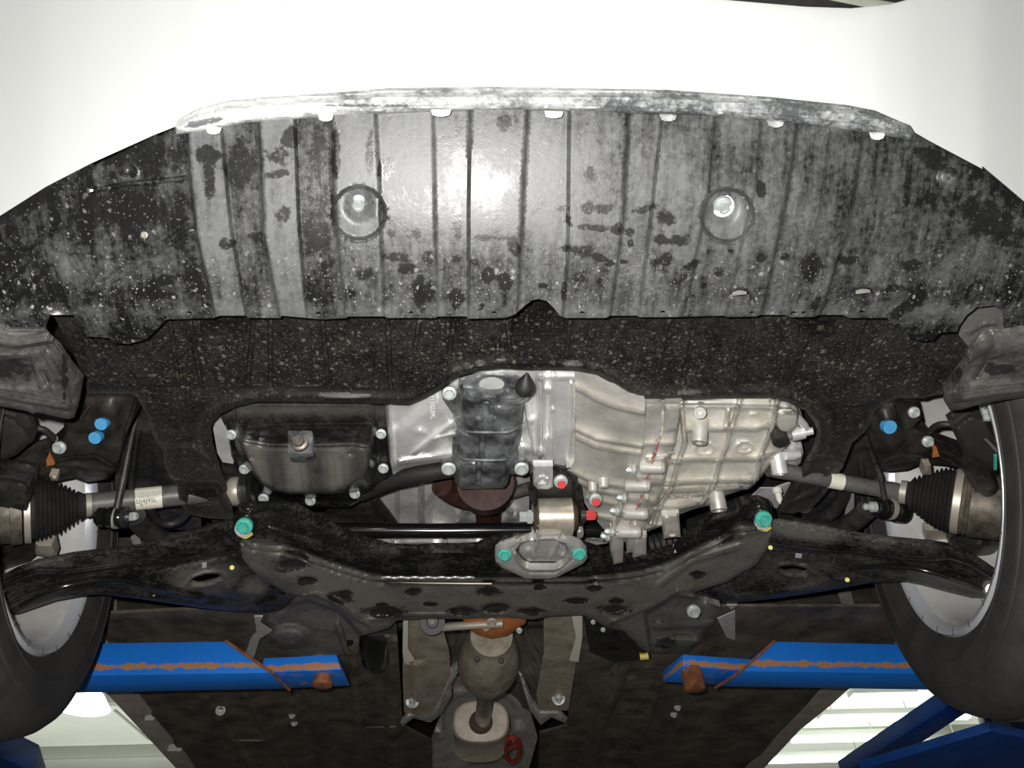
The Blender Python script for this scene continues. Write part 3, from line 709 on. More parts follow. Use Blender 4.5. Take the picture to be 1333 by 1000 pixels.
tf += [('ell', 165, 225, 16, 14, .004, 0, .5), ('ell', 1235, 231, 16, 14, .004, 0, .5), ('rib', [(120, 248), (165, 240), (243, 232)], 4, -.003),
       ('plat', [(-100, 330), (40, 325), (78, 292), (92, 300), (125, 380), (143, 441), (100, 460), (-100, 480)], 8, .006),
       ('plat', [(1292, 306), (1253, 380), (1222, 438), (1240, 480), (1420, 480), (1420, 300)], 6, .006),
       ('rib', [(120, 370), (180, 330), (246, 288)], 4, .0012), ('rib', [(126, 380), (190, 338), (248, 300)], 3, .0012), ('ell', 185, 350, 60, 26, -.004, -20, .6), ('ell', 40, 424, 62, 30, .006, 0, .5)]
TOP = [(-200, 480), (-200, 394), (-150, 366), (-60, 316), (0, 282), (60, 244), (118, 214), (121, 217), (175, 191), (200, 178), (205, 179), (228, 168), (230, 162), (262, 158), (326, 148), (445, 138), (556, 132), (640, 130), (760, 131), (870, 135), (1002, 145), (1110, 156), (1186, 171), (1192, 174), (1209, 184), (1277, 221), (1281, 219), (1333, 262), (1400, 306), (1500, 376)]
BOTR = [(1500, 470), (1308, 428), (1307, 412), (1303, 403), (1294, 398), (1272, 400), (1258, 411), (1249, 424), (1246, 432), (1224, 433), (1215, 443), (1200, 444), (1183, 439), (1167, 426), (1155, 414), (1105, 414), (1098, 410), (1066, 410),
        (1059, 413), (1028, 413), (1021, 410), (989, 410), (984, 412), (947, 413), (942, 411), (870, 413), (833, 413), (828, 411), (794, 411), (789, 414), (736, 414), (728, 410), (721, 401), (712, 392), (702, 389), (692, 391), (682, 399), (671, 409), (658, 414),
        (610, 415), (607, 412), (570, 412), (566, 414), (504, 414), (501, 412), (454, 412), (450, 414), (420, 416), (367, 411), (365, 414), (323, 414), (320, 411), (286, 411), (278, 414), (216, 416), (206, 427), (190, 442), (168, 448), (150, 447), (142, 440), (113, 438), (104, 421), (95, 410), (65, 410), (60, 425), (57, 438), (0, 440)]
def ellp(cx, cy, rx, ry, n=14): return [(cx+rx*math.cos(2*math.pi*i/n), cy+ry*math.sin(2*math.pi*i/n)) for i in range(n)]
HOL = [ellp(963, 383, 13, 5.5), ellp(1124, 381, 13, 5.5)]+[ellp(x, y, 4.0, 2.8, 8) for x, y in ((246, 408), (414, 409), (535, 408), (643, 408), (758, 408), (863, 407), (979, 408), (1122, 407), (160, 436), (1209, 434), (1033, 408), (1047, 408))]
DARK = [(481, 199, 8, 30), (505, 219, 13, 18), (510, 303, 8, 7), (542, 303, 9, 8), (519, 335, 20, 8), (474, 355, 14, 9), (532, 351, 16, 9), (556, 335, 10, 10), (595, 336, 6, 5), (617, 341, 6, 6), (637, 310, 22, 5), (670, 321, 9, 13), (634, 358, 9, 12, 30), (658, 368, 12, 14),
        (595, 385, 12, 10), (594, 398, 5, 10, 20), (626, 400, 4, 9, 30), (699, 273, 14, 3, -42), (734, 272, 9, 7), (741, 287, 5, 12, -20), (765, 270, 8, 10), (789, 272, 13, 8), (773, 297, 27, 5, 8), (801, 297, 12, 9), (821, 302, 8, 6), (838, 272, 20, 6, -15), (862, 284, 8, 12),
        (739, 323, 12, 6), (760, 328, 14, 9), (780, 335, 14, 5, 20), (794, 343, 7, 5), (821, 317, 5, 7), (812, 341, 7, 3), (853, 342, 9, 6), (707, 372, 9, 5), (734, 378, 4, 14), (862, 314, 13, 9), (870, 285, 13, 11), (881, 313, 19, 8), (867, 338, 10, 10), (952, 327, 6, 4), (1021, 336, 7, 7),
        (1058, 348, 15, 18), (1105, 338, 17, 7), (1062, 394, 6, 12, 20), (1211, 258, 8, 7), (1218, 236, 4, 10, -30), (1231, 262, 4, 9, -35), (1243, 395, 7, 6), (268, 200, 22, 11), (273, 235, 9, 26), (364, 203, 20, 12), (360, 226, 17, 6), (368, 280, 13, 12), (296, 317, 11, 9), (333, 307, 10, 5),
        (411, 300, 20, 40), (411, 200, 10, 30), (380, 180, 14, 16), (312, 215, 20, 38), (180, 200, 50, 22), (150, 270, 60, 26), (200, 382, 40, 8, 8), (215, 365, 26, 7, -10), (230, 320, 14, 6, 40), (40, 262, 70, 12, -28), (20, 360, 50, 4, -45), (40, 372, 50, 4, -45), (10, 340, 40, 12, -30), (60, 395, 40, 4, -40),
        (1290, 290, 60, 26, 35), (1220, 210, 30, 14, 30), (990, 245, 6, 12), (1168, 375, 14, 7), (1188, 345, 16, 8), (1180, 400, 30, 8, -30), (560, 378, 6, 16), (768, 226, 9, 12), (545, 380, 10, 30), (437, 200, 6, 40), (655, 160, 12, 10), (596, 290, 6, 30), (650, 240, 14, 20), (900, 345, 18, 6, -20), (935, 352, 10, 8), (990, 336, 8, 6)]
def dust_glare_f(X, Y):
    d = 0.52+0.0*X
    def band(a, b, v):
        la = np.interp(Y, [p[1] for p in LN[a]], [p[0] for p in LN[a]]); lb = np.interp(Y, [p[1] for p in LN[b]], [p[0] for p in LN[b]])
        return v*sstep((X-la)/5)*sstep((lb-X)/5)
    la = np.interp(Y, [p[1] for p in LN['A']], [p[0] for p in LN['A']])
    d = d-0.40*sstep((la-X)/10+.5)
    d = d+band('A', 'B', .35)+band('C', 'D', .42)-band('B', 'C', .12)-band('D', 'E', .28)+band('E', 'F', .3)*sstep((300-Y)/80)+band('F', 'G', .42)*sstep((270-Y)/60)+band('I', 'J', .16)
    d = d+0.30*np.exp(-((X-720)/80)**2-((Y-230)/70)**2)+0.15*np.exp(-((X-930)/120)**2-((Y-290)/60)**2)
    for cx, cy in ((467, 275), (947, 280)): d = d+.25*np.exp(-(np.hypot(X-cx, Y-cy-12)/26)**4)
    d = d+0.5*np.exp(-((X-535)/45)**2-((Y-205)/38)**2)+0.4*np.exp(-((X-455)/22)**2-((Y-215)/40)**2)  # flash highlight painted into the colour through the dust value
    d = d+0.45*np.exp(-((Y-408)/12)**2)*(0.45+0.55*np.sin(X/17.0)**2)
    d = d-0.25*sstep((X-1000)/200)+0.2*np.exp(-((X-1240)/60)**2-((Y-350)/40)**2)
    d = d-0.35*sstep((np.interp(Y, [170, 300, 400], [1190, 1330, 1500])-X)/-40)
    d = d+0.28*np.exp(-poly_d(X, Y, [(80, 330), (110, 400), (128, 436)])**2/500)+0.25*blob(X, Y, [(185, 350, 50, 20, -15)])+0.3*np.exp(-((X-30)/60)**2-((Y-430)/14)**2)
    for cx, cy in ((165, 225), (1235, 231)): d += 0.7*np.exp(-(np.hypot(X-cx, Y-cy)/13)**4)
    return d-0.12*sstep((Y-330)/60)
def smear_f(X, Y): return blob(X, Y, DARK)
def speck_f(X, Y): return 0.25+0.75*sstep((Y-300)/80)+0.3*sstep((250-X)/60)
tray = relief('front_undertray', TOP+BOTR, Htray, M['tray'], 3.6, 0.0035, feats=tf, holes=HOL, attrs={'dust': dust_glare_f, 'smear': smear_f, 'speck': speck_f}, sharp=0.9)
tag(tray, 'large ribbed black plastic undertray with two round bolt wells', 'undertray')
for (x, y) in ((467, 263), (941, 267)):
    H = float(Htray(np.array([x]), np.array([float(y)]))[0])+0.006
    H += .014
    lathe('washer', W(x, y+1, H), W(x, y+1, H-.004), [(0, .0125), (1, .0115), (1, .0)], M['bolt'], tray, 28)
    bolt(x, y, H-.004, 12, M['bolt'], tray, 'down')
for (x, y) in ((165, 224), (1235, 231)):
    H = float(Htray(np.array([x]), np.array([float(y)]))[0])-.006
    p = W(x, y, H); k = mpx(x, y, H)
    lathe('push_clip', p+Vector((0, 0, .004)), p-Vector((0, 0, .003)), [(0, 12*k), (.6, 11*k), (.8, 7*k), (.6, 6*k), (.9, 3*k), (1, 0)], M['liner'], tray, 24)
for (x, y) in ((188, 306), (1204, 306), (1101, 182)):
    bolt(x, y, float(Htray(np.array([x]), np.array([float(y)]))[0])-.001, 4.5, M['clamp'], tray, 'cam', name='screw')
for (x, y) in ((963, 382), (1124, 380)):
    relief('slot_nut', [(x-10, y-3), (x+9, y-4), (x+9, y+1), (x-10, y+3)], 0.642, M['bracket'], 4, .004, parent=tray)

# ================================================================== rear undertray
RT = [(60, 395), (700, 380), (1262, 395), (1262, 432), (1263, 450), (1251, 476), (1243, 486), (1231, 505), (1227, 513), (1210, 516), (1203, 519), (1169, 518), (1150, 526), (1138, 536), (1135, 548), (1126, 562), (1109, 577), (1104, 591), (1097, 609), (1083, 626), (1078, 638), (1068, 650), (1056, 662), (1032, 669), (1014, 667),
      (1018, 655), (1031, 634), (1048, 605), (1060, 583), (1065, 562), (1060, 550), (1048, 535), (1024, 523), (1000, 518), (940, 519), (880, 522), (842, 523), (819, 515), (800, 501), (776, 488), (752, 483), (704, 482), (649, 480), (620, 484), (596, 491), (572, 507), (553, 518), (532, 527), (462, 525), (400, 524), (337, 523), (306, 530), (288, 539), (278, 548), (274, 558), (276, 578),
      (289, 620), (295, 638), (292, 643), (300, 655), (305, 677), (270, 675), (242, 669), (233, 649), (230, 632), (221, 622), (214, 606), (212, 585), (209, 583), (199, 567), (194, 546), (185, 529), (178, 517), (173, 513), (118, 513), (114, 512), (108, 490), (92, 450)]
OPEN = RT[RT.index((1018, 655)):RT.index((300, 655))+1]
def ext_rt(X, Y, H):
    d = poly_d(X, Y, OPEN)
    H = H-0.006*sstep((13-d)/5.0)+0.010*sstep((5-d)/5.0)
    H = H+0.05*np.clip((Y-560)/110, 0, 1)*0   # legs stay level
    return H
rf = [('rib', [(a, 420), (b, 500 if (a < 520 or a > 860) else 458)], 4, s*.005) for a, b, s in ((222, 232, 1), (248, 262, 1), (330, 322, -1), (352, 352, -1), (420, 428, 1), (505, 508, -1), (545, 540, 1), (590, 585, -1), (660, 664, 1), (742, 738, 1), (822, 806, -1), (870, 852, 1), (905, 888, -1), (980, 955, 1), (1060, 1022, 1), (1124, 1098, 1))]
rf += [('plat', [(262, 418), (322, 418), (322, 431), (262, 431)], 3, -.008), ('plat', [(1040, 416), (1088, 418), (1086, 434), (1040, 434)], 3, -.008), ('plat', [(669, 392), (733, 392), (735, 431), (667, 431)], 4, -.014), ('rib', [(682, 400), (722, 400)], 2.5, .006), ('rib', [(669, 434), (733, 434)], 3, .005),
       ('rib', [(262, 432), (322, 431)], 2.5, .004), ('rib', [(310, 502), (340, 502)], 3, .003), ('rib', [(385, 503), (415, 503)], 3, .003), ('rib', [(460, 504), (505, 505)], 3, .003), ('rib', [(872, 500), (910, 501)], 3, .003), ('rib', [(1046, 433), (1084, 434)], 2.5, .004),
       ('rib', [(212, 583), (250, 582), (262, 590), (275, 602)], 4, .006), ('plat', [(243, 633), (288, 632), (288, 655), (246, 657)], 4, -.008), ('plat', [(1086, 530), (1130, 528), (1122, 556), (1086, 558)], 4, -.007), ('rib', [(1045, 600), (1070, 595), (1095, 600)], 5, .005),
       ('rib', [(1030, 655), (1062, 640), (1078, 615)], 5, .005), ('rib', [(110, 500), (175, 500)], 5, .005), ('rib', [(185, 505), (260, 503)], 4, -.004), ('rib', [(216, 622), (240, 628), (290, 628)], 4, .004)]
def dust2(X, Y): return 0.28+0.55*np.exp(-(poly_d(X, Y, RT, True)/3.5)**2)*sstep((Y-470)/30)+0.3*np.exp(-(poly_d(X, Y, [(212, 583), (250, 582), (262, 590), (275, 602)])/4)**2)+0.25*np.exp(-((poly_d(X, Y, OPEN)-14)/5)**2)+0.25*sstep((Y-540)/60)+0.12*sstep((1000-X)/-200)-0.1*np.exp(-((X-700)/60)**2-((Y-415)/20)**2)
def smear_shade2(X, Y): return blob(X, Y, [(700, 412, 34, 18), (290, 424, 30, 8), (1064, 424, 24, 8), (268, 644, 20, 9), (700, 470, 60, 10), (560, 500, 30, 10, -30)])  # blobs over the pressed recesses paint their shade; the rest are smears
rt = relief('rear_undertray', RT, 0.662, M['tray2'], 4.2, 0.004, feats=rf, extra=ext_rt, attrs={'dust': dust2, 'smear': smear_shade2, 'speck': lambda X, Y: 0.35+0.65*blob(X, Y, [(250, 470, 110, 50), (1100, 470, 130, 60), (600, 450, 120, 60), (850, 470, 120, 40), (400, 470, 100, 50)])}, sharp=0.9)
tag(rt, 'black mud-spattered plastic undertray with a wide arched opening', 'undertray')

# ================================================================== wheel arch liners
ll = relief('wheel_arch_liner', [(-160, 380), (-100, 415), (0, 423), (14, 430), (57, 430), (65, 440), (77, 450), (91, 471), (108, 492), (103, 522), (97, 543), (89, 546), (48, 537), (43, 539), (34, 535), (0, 529), (-160, 495)],
            lambda X, Y: 0.545+0.03*np.clip((X-70)/40, 0, 1), M['liner'], 4, .004, roll=(5, .006), feats=[('rib', [(-100, 508), (0, 514), (40, 522), (88, 530)], 6, .008), ('rib', [(-100, 470), (60, 462), (84, 500), (88, 530)], 7, .004), ('rib', [(-60, 432), (20, 448), (66, 440)], 8, .010), ('plat', [(-100, 465), (40, 466), (52, 505), (-100, 505)], 8, -.004)],
            holes=[[(55, 483), (59, 484), (66, 499), (62, 500)]], attrs={'dust': lambda X, Y: 0.38+0.35*np.exp(-((Y-440)/10)**2)+.25*np.exp(-((Y-525)/8)**2)+.3*blob(X, Y, [(58, 490, 14, 18)]), 'smear': lambda X, Y: blob(X, Y, [(10, 480, 36, 12), (84, 490, 5, 30)]), 'speck': lambda X, Y: X*0+.4})
tag(ll, 'scuffed grey-black wheel arch liner corner ahead of the left tyre', 'arch liner')
lr = relief('wheel_arch_liner', [(1500, 450), (1333, 427), (1308, 432), (1294, 429), (1279, 434), (1265, 450), (1258, 466), (1245, 483), (1230, 507), (1230, 524), (1237, 535), (1253, 533), (1284, 524), (1296, 523), (1333, 517), (1500, 490)],
            lambda X, Y: 0.525+0.03*np.clip((1262-X)/30, 0, 1), M['liner'], 4, .004, roll=(5, .006), feats=[('rib', [(1243, 520), (1300, 510), (1400, 500)], 6, .008), ('rib', [(1245, 486), (1246, 520)], 4, .006), ('ell', 1280, 448, 16, 20, .010, 20, .7), ('plat', [(1262, 470), (1400, 450), (1400, 492), (1258, 500)], 8, -.003)],
            holes=[[(1281, 473), (1284, 475), (1273, 493), (1270, 491)]], attrs={'dust': lambda X, Y: 0.42+0.4*np.exp(-((Y-442)/12)**2)+.25*np.exp(-((Y-512)/8)**2)+.2*blob(X, Y, [(1256, 500, 14, 18)]), 'smear': lambda X, Y: blob(X, Y, [(1247, 490, 5, 14, 20), (1300, 480, 20, 8)]), 'speck': lambda X, Y: X*0+.4})
tag(lr, 'scuffed grey-black wheel arch liner corner ahead of the right tyre', 'arch liner')
lb = relief('liner_bracket', [(1248, 436), (1252, 410), (1270, 392), (1300, 390), (1316, 404), (1320, 436), (1290, 440), (1268, 460)], 0.640, M['liner'], 4, .004, feats=[('rib', [(1262, 432), (1280, 422), (1296, 420)], 4, .004)],
            attrs={'dust': lambda X, Y: X*0+1.0, 'smear': lambda X, Y: X*0, 'speck': lambda X, Y: X*0})
tag(lb, 'light grey plastic tab showing through the round notch by the right liner', 'bracket')

# ================================================================== oil pan
PANF = [(286, 541), (296, 561), (301, 594), (313, 618), (324, 638), (335, 651), (349, 660), (455, 661), (474, 650), (500, 637), (509, 626), (511, 612), (508, 560), (505, 515), (400, 512), (300, 515)]
BOWL = [(306, 524), (308, 550), (309, 580), (318, 593), (326, 614), (337, 632), (350, 643), (376, 649), (436, 649), (462, 638), (482, 628), (488, 614), (489, 560), (486, 524)]
PLAT = [(310, 572), (318, 596), (328, 616), (340, 632), (356, 641), (378, 645), (434, 645), (458, 634), (476, 622), (482, 606), (482, 582), (460, 578), (400, 580), (350, 579)]
def pan_dust(X, Y):
    s = np.where(inside(X, Y, PLAT), poly_d(X, Y, PLAT, True), 0)
    return 0.02+sstep(s/7)*(0.55+0.25*np.sin((X-320)/8.5))+0.35*np.exp(-((Y-534)/8)**2)+.25*np.exp(-(poly_d(X, Y, [(310, 556), (316, 600)])/4)**2)
op = relief('oil_pan', PANF, 0.708, M['pan'], 3.2, .006, sharp=1.0, attrs={'dust': pan_dust, 'smear': lambda X, Y: X*0, 'speck': lambda X, Y: X*0+.3},
            feats=[('plat', BOWL, 8, .012), ('plat', [(308, 553), (486, 551), (486, 640), (350, 645), (310, 590)], 14, .010), ('plat', PLAT, 12, .016), ('rib', [(312, 553), (480, 551)], 3.5, .003),
                   ('rib', [(345, 600), (352, 640)], 9, -.005), ('rib', [(396, 600), (400, 640)], 8, -.005), ('rib', [(440, 598), (444, 632)], 8, -.005), ('rib', [(372, 600), (376, 638)], 7, .003), ('rib', [(420, 598), (422, 636)], 7, .003),
                   ('ell', 328, 596, 7, 3, -.003, 0, .8), ('ell', 371, 596, 7, 3, -.003, 0, .8), ('ell', 408, 596, 7, 3, -.003, 0, .8), ('ell', 456, 591, 7, 3, -.003, 0, .8)], roll=(3, .004))
tag(op, 'black painted oil pan with square drain boss and small bolts around its rim', 'oil pan')
for x, y in ((301, 566), (318, 611), (343, 649), (404, 652), (462, 643), (499, 610), (496, 565)): bolt(x, y, .701, 6.8, M['bolt'], op, 'cam')
q = [W(374, 590, .664), W(407, 590, .664), W(407, 590, .664)+Vector((0, .03, .004)), W(374, 590, .664)+Vector((0, .03, .004))]
hexa('drain_boss', q+[W(374, 560, .678)+Vector((0, .0, 0)), W(407, 560, .678), W(407, 560, .678)+Vector((0, .03, .0)), W(374, 560, .678)+Vector((0, .03, .0))], M['shield_b'], op, .002)
bolt(390, 576, .668, 11.5, M['steel'], op, (0, -1, -.35), name='drain_plug')

# ================================================================== engine block and neighbours
eb = relief('engine_block', [(500, 505), (560, 490), (620, 470), (705, 470), (708, 610), (690, 605), (640, 590), (577, 601), (540, 607), (524, 611), (512, 618), (507, 600)], 0.700, M['alu_b'], 3.6, .03, sharp=1.0, roll=(3, .006),
            feats=[('plat', [(515, 560), (570, 515), (600, 560), (560, 590), (515, 605)], 16, .010), ('rib', [(520, 602), (570, 595), (590, 592)], 5, .006), ('rib', [(540, 590), (590, 552)], 5, .005), ('ell', 546, 562, 8, 6, .005, -30, .8), ('rib', [(566, 572), (592, 566)], 3, .006), ('ell', 553, 564, 5, 5, .004, 0, .8),
                   ('rib', [(683, 520), (690, 560), (694, 590)], 3, .010), ('ell', 680, 585, 14, 9, .008, 0, .7), ('rib', [(672, 560), (692, 548)], 5, .008), ('plat', [(698, 480), (706, 480), (706, 600), (698, 590)], 5, .008), ('rib', [(507, 520), (511, 610)], 4, .006)])
tag(eb, 'bright cast aluminium lower engine block right of the oil pan', 'engine')
def text(name, s, p, xdir, up, size, mat, parent=None, ext=0.0006):
    c = bpy.data.curves.new(name, 'FONT'); c.body = s; c.size = size; c.extrude = ext; c.align_x = 'CENTER'; c.align_y = 'CENTER'; c.resolution_u = 2
    c.materials.append(mat)
    o = bpy.data.objects.new(name, c); COL.objects.link(o)
    me = bpy.data.meshes.new_from_object(o); bpy.data.objects.remove(o); me.name = name
    o = bpy.data.objects.new(name, me); COL.objects.link(o)
    xd = Vector(xdir).normalized(); u = Vector(up); u = (u-xd*u.dot(xd)).normalized(); z = xd.cross(u)
    mm = Matrix((xd, u, z)).transposed().to_4x4(); mm.translation = p; o.matrix_world = mm
    if parent:
        mw = o.matrix_world.copy(); o.parent = parent; o.matrix_parent_inverse = parent.matrix_basis.inverted(); o.matrix_basis = mw
    return o
def px_text(name, s, x, y, H, ang, hpx, mat, parent, up2=None):
    """text lying in a level surface; ang: reading direction in the picture (0 = to the right, 90 = downwards)"""
    p = W(x, y, H); a = math.radians(ang)
    xd = W(x+10*math.cos(a), y+10*math.sin(a), H)-p; u = W(x+10*math.sin(a), y-10*math.cos(a), H)-p
    return text(name, s, p, xd, u, hpx*mpx(x, y, H)*1.35, mat, parent)
px_text('cast_lettering', 'FU16S1PG', 563, 531, .683, 90, 8, M['fixture'], eb)
wb = relief('timing_cover', [(276, 550), (284, 540), (296, 532), (300, 560), (304, 604), (290, 602), (283, 590)], 0.716, M['alu_b'], 4, .01)
tag(wb, 'pale grey painted engine cover edge left of the oil pan', 'engine cover')
px = relief('oil_pan_shadow_plate', [(283, 596), (320, 596), (345, 668), (330, 672), (300, 640), (290, 620)], 0.730, M['dirtblack'], 5, .01); px.name = 'pan_shade_plate'  # dark sheet standing in for the shade behind the oil pan
tag(px, 'added dark plate for the shade behind the lower left corner of the oil pan', 'plate')
# bar under the block
cb = thing('coolant_pipe', W(545, 618, .71), 'thick matt black pipe under the silver block, running to the heat shield', 'pipe')
k = mpx(545, 618, .71)
tube('pipe', [W(470, 642, .72), W(505, 626, .715), (W(545, 617, .71)), W(600, 608, .71)], 12*k, M['rubber'], cb, 20)
hs = thing('hose', W(505, 670, .77), 'black slanted hose behind the oil pan against the silver bulkhead shield', 'hose')
tube('hose_body', [W(478, 640, .76), W(498, 664, .77), W(518, 690, .79)], 7*k, M['rubber'], hs, 14)
sh = relief('scuffed_cover', [(425, 668), (455, 655), (480, 655), (500, 672), (500, 688), (430, 690), (418, 680)], 0.765, M['dirtblack'], 4, .008, feats=[('rib', [(438, 671), (480, 671)], 2.5, .005)])
tag(sh, 'dark bracket with one bright edge just under the oil pan', 'bracket')

# ================================================================== black ribbed manifold heat shield
hsO = [(598, 491), (640, 488), (672, 490), (690, 500), (692, 514), (682, 526), (680, 560), (674, 596), (684, 597), (691, 605), (690, 613), (682, 618), (664, 618), (662, 630), (656, 636), (600, 637), (593, 630), (591, 617), (580, 618), (573, 612), (574, 601), (588, 595), (590, 540), (576, 520), (574, 508), (584, 502), (596, 508)]
mh = relief('manifold_heat_shield', hsO, 0.692, M['shield_b'], 2.6, .003, sharp=1.0, roll=(3, .003),
            feats=[('plat', [(598, 508), (684, 516), (676, 556), (660, 562), (612, 562), (599, 545)], 12, .018), ('plat', [(602, 562), (675, 562), (664, 596), (655, 600), (608, 598), (600, 590)], 10, .014), ('plat', [(597, 600), (662, 600), (658, 634), (597, 634)], 10, .016),
                   ('rib', [(603, 512), (612, 521), (625, 524), (672, 524), (686, 518)], 3.5, .010), ('rib', [(600, 556), (612, 562), (655, 563), (676, 556)], 3, .008), ('rib', [(595, 590), (608, 598), (655, 599), (662, 594)], 3, .008),
                   ('rib', [(628, 564), (627, 596)], 5, -.006), ('rib', [(624, 602), (622, 634)], 5, -.006), ('rib', [(632, 526), (632, 556)], 6, -.005), ('ell', 640, 500, 26, 14, -.012, 0, .6), ('ell', 639, 546, 9, 3, .005, 0, .7), ('ell', 623, 547, 6, 5, .003, 0, .7), ('ell', 650, 534, 16, 10, .006, 0, .8)])
tag(mh, 'blackened ribbed heat shield bolted between oil pan and gearbox', 'heat shield')
for q in ([(599, 500), (603, 512), (612, 521), (625, 524.5), (672, 524.5), (686, 519), (691, 512)], [(598, 552), (604, 560), (614, 562.5), (655, 563), (668, 560), (676, 554)], [(593, 588), (600, 595), (610, 598.5), (655, 599), (662, 594)]):
    tube('raised_bead', [W(x, y, .668) for x, y in q], .0020, M['shield_b'], mh, 8)
for x, y in ((585, 512), (584, 610), (679, 610)): bolt(x, y, .688, 9.5, M['bolt'], mh, 'cam')
k = mpx(685, 500, .66)
lathe('rubber_cap', W(686, 484, .665), W(682, 512, .655), [(0, 0), (.12, 2.5*k), (.4, 9*k), (.62, 12.5*k), (.8, 13*k), (.95, 11*k), (1, 0)], M['rubber'], mh, 24)

# ================================================================== gearbox
gb = thing('gearbox', W(880, 600, .68), 'cast aluminium gearbox with ribbed case and bell housing', 'gearbox')
relief('mating_flange', [(700, 470), (754, 470), (751, 540), (749, 600), (737, 611), (724, 614), (706, 612), (699, 590), (700, 540)], 0.688, M['alu_b'], 3, .03, parent=gb, sharp=1.0, roll=(3, .006),
       feats=[('line', [(716, 480), (714, 610)], 4, .005), ('line', [(724, 480), (722, 610)], 4, -.004), ('rib', [(708, 485), (708, 600)], 3, .006), ('rib', [(744, 500), (742, 600)], 3, .004), ('ell', 713, 508, 6, 6, .006, 0, .6), ('ell', 720, 534, 5, 5, .004, 0, .6),
              ('rib', [(702, 492), (748, 492)], 4, .006), ('ell', 702, 590, 8, 9, .010, 0, .6), ('rib', [(712, 570), (712, 600)], 3, .008)])
BH = [(748, 482), (776, 487), (800, 499.5), (819, 514), (840, 523.5), (840, 560), (834, 600), (826, 640), (818, 665), (808, 690), (795, 700), (770, 670), (752, 640), (736, 614), (748, 602), (750, 540)]
def Hbell(X, Y): return 0.690-0.030*np.clip((X-750)/90, 0, 1)-0.018*np.cos(np.clip((Y-560)/90, -1.5, 1.5))
relief('bell_housing', BH, Hbell, M['alu'], 2.8, .03, parent=gb, sharp=1.0,
       feats=[('rib', [(747, 504), (762, 511), (776, 520), (800, 530), (838, 538)], 4, .009), ('rib', [(745, 557), (776, 572), (805, 577), (834, 582)], 3, .009), ('rib', [(744, 567), (776, 582), (805, 588), (836, 592)], 3, .009),
              ('rib', [(735, 610), (764, 624), (788, 631), (822, 636)], 3.4, .009), ('rib', [(750, 626), (775, 640), (815, 646)], 3, .007), ('rib', [(765, 650), (790, 655), (812, 660)], 3, .007), ('rib', [(772, 672), (808, 678)], 3.5, .008), ('line', [(744, 480), (744, 640)], 5, -.004)])
for x, y in ((785, 627), (771, 632)):
    k = mpx(x, y, .66); lathe('boss', W(x, y-4, .67), W(x+1, y+9, .655), [(0, 7*k), (.9, 6.5*k), (1, 5*k), (1, 0)], M['alu'], gb, 18)
GC = [(840, 523), (880, 520), (940, 517), (1000, 516), (1024, 521), (1046, 545), (1040, 560), (1026, 578), (1014, 592), (1000, 611), (984, 629), (976, 637), (966, 638), (945, 645), (928, 658), (914, 660), (900, 664), (885, 670), (866, 683), (839, 694), (835, 702), (842, 706), (822, 712), (800, 700), (798, 690), (808, 664), (820, 640), (831, 600), (836, 560)]
def Hcase(X, Y):
    c = np.clip((X-850)/190.0, 0, 1)
    return 0.662+0.014*c**2+0.010*np.clip((530-Y)/30, 0, 1)
ribs_h = [[(888, 529), (958, 529)], [(962, 530), (1012, 531)], [(1012, 533), (1040, 536)], [(895, 559), (948, 559)], [(954, 559), (984, 559), (998, 555)], [(868, 601), (888, 601)], [(892, 599), (934, 599)], [(940, 599), (984, 598), (1004, 592)], [(852, 630), (878, 630)], [(884, 629), (922, 627)], [(930, 627), (976, 626)],
          [(866, 640), (915, 638)], [(925, 638), (962, 634)], [(850, 662), (880, 662), (905, 656)], [(842, 686), (862, 686)]]
ribs_v = [[(887, 520), (890, 559), (892, 576), (884, 600), (880, 614), (873, 638), (862, 653), (850, 686)], [(963, 520), (958, 540), (952, 559), (946, 581), (938, 600), (930, 630), (914, 655)], [(1012, 520), (1006, 555), (999, 572), (991, 592), (984, 628)], [(948, 535), (944, 558)]]
cf = [('rib', r, 4.6, .013) for r in ribs_h]+[('rib', r, 4.4, .016) for r in ribs_v]
cf += [('ring', 917, 585, 12, 8, .3, .004), ('ell', 917, 585, 6, 4, .003, 0, .7), ('ring', 969, 583, 11, 7, .3, .004), ('ell', 969, 584, 5, 3, .003, 0, .7), ('ell', 981, 540, 7, 3, .005, 0, .7),
       ('plat', [(1006, 537), (1039, 536), (1038, 555), (1030, 564), (1016, 563), (1008, 550)], 4, .020), ('ell', 866, 545, 10, 16, .012, 0, .5), ('ell', 875, 560, 6, 6, .008, 0, .6)]
relief('gear_case', GC, Hcase, M['rib'], 2.5, .03, parent=gb, sharp=1.0, feats=cf, roll=(4, .012))
# joint flange between housing and case with its bolt bosses
JF = [(840, 524), (888, 522), (886, 540), (880, 575), (872, 600), (862, 640), (848, 676), (834, 702), (796, 702), (804, 678), (818, 640), (832, 600), (838, 560)]
relief('joint_flange', JF, 0.648, M['alu'], 2.6, .03, parent=gb, sharp=1.0, roll=(3, .006),
       feats=[('rib', [(863, 520), (862, 560), (856, 578), (843, 622), (826, 680)], 2.2, -.006), ('plat', [(868, 530), (884, 530), (882, 560), (866, 562)], 5, .008), ('rib', [(838, 580), (880, 578)], 4, .008), ('rib', [(830, 626), (862, 628)], 6, .010), ('rib', [(818, 652), (850, 654)], 5, .010),
              ('rib', [(808, 670), (842, 674)], 6, .010), ('rib', [(800, 694), (832, 696)], 6, .010), ('plat', [(842, 596), (868, 594), (864, 612), (842, 616)], 6, .008), ('ell', 846, 640, 6, 5, .006, 0, .6), ('ell', 842, 650, 5, 5, .006, 0, .6)])
tube('red_line', [W(860, 568, .6405), W(852, 592, .6405), W(842, 622, .6405), W(832, 655, .6405), W(820, 682, .6405)], 0.0009, M['redbolt'], gb, 6)
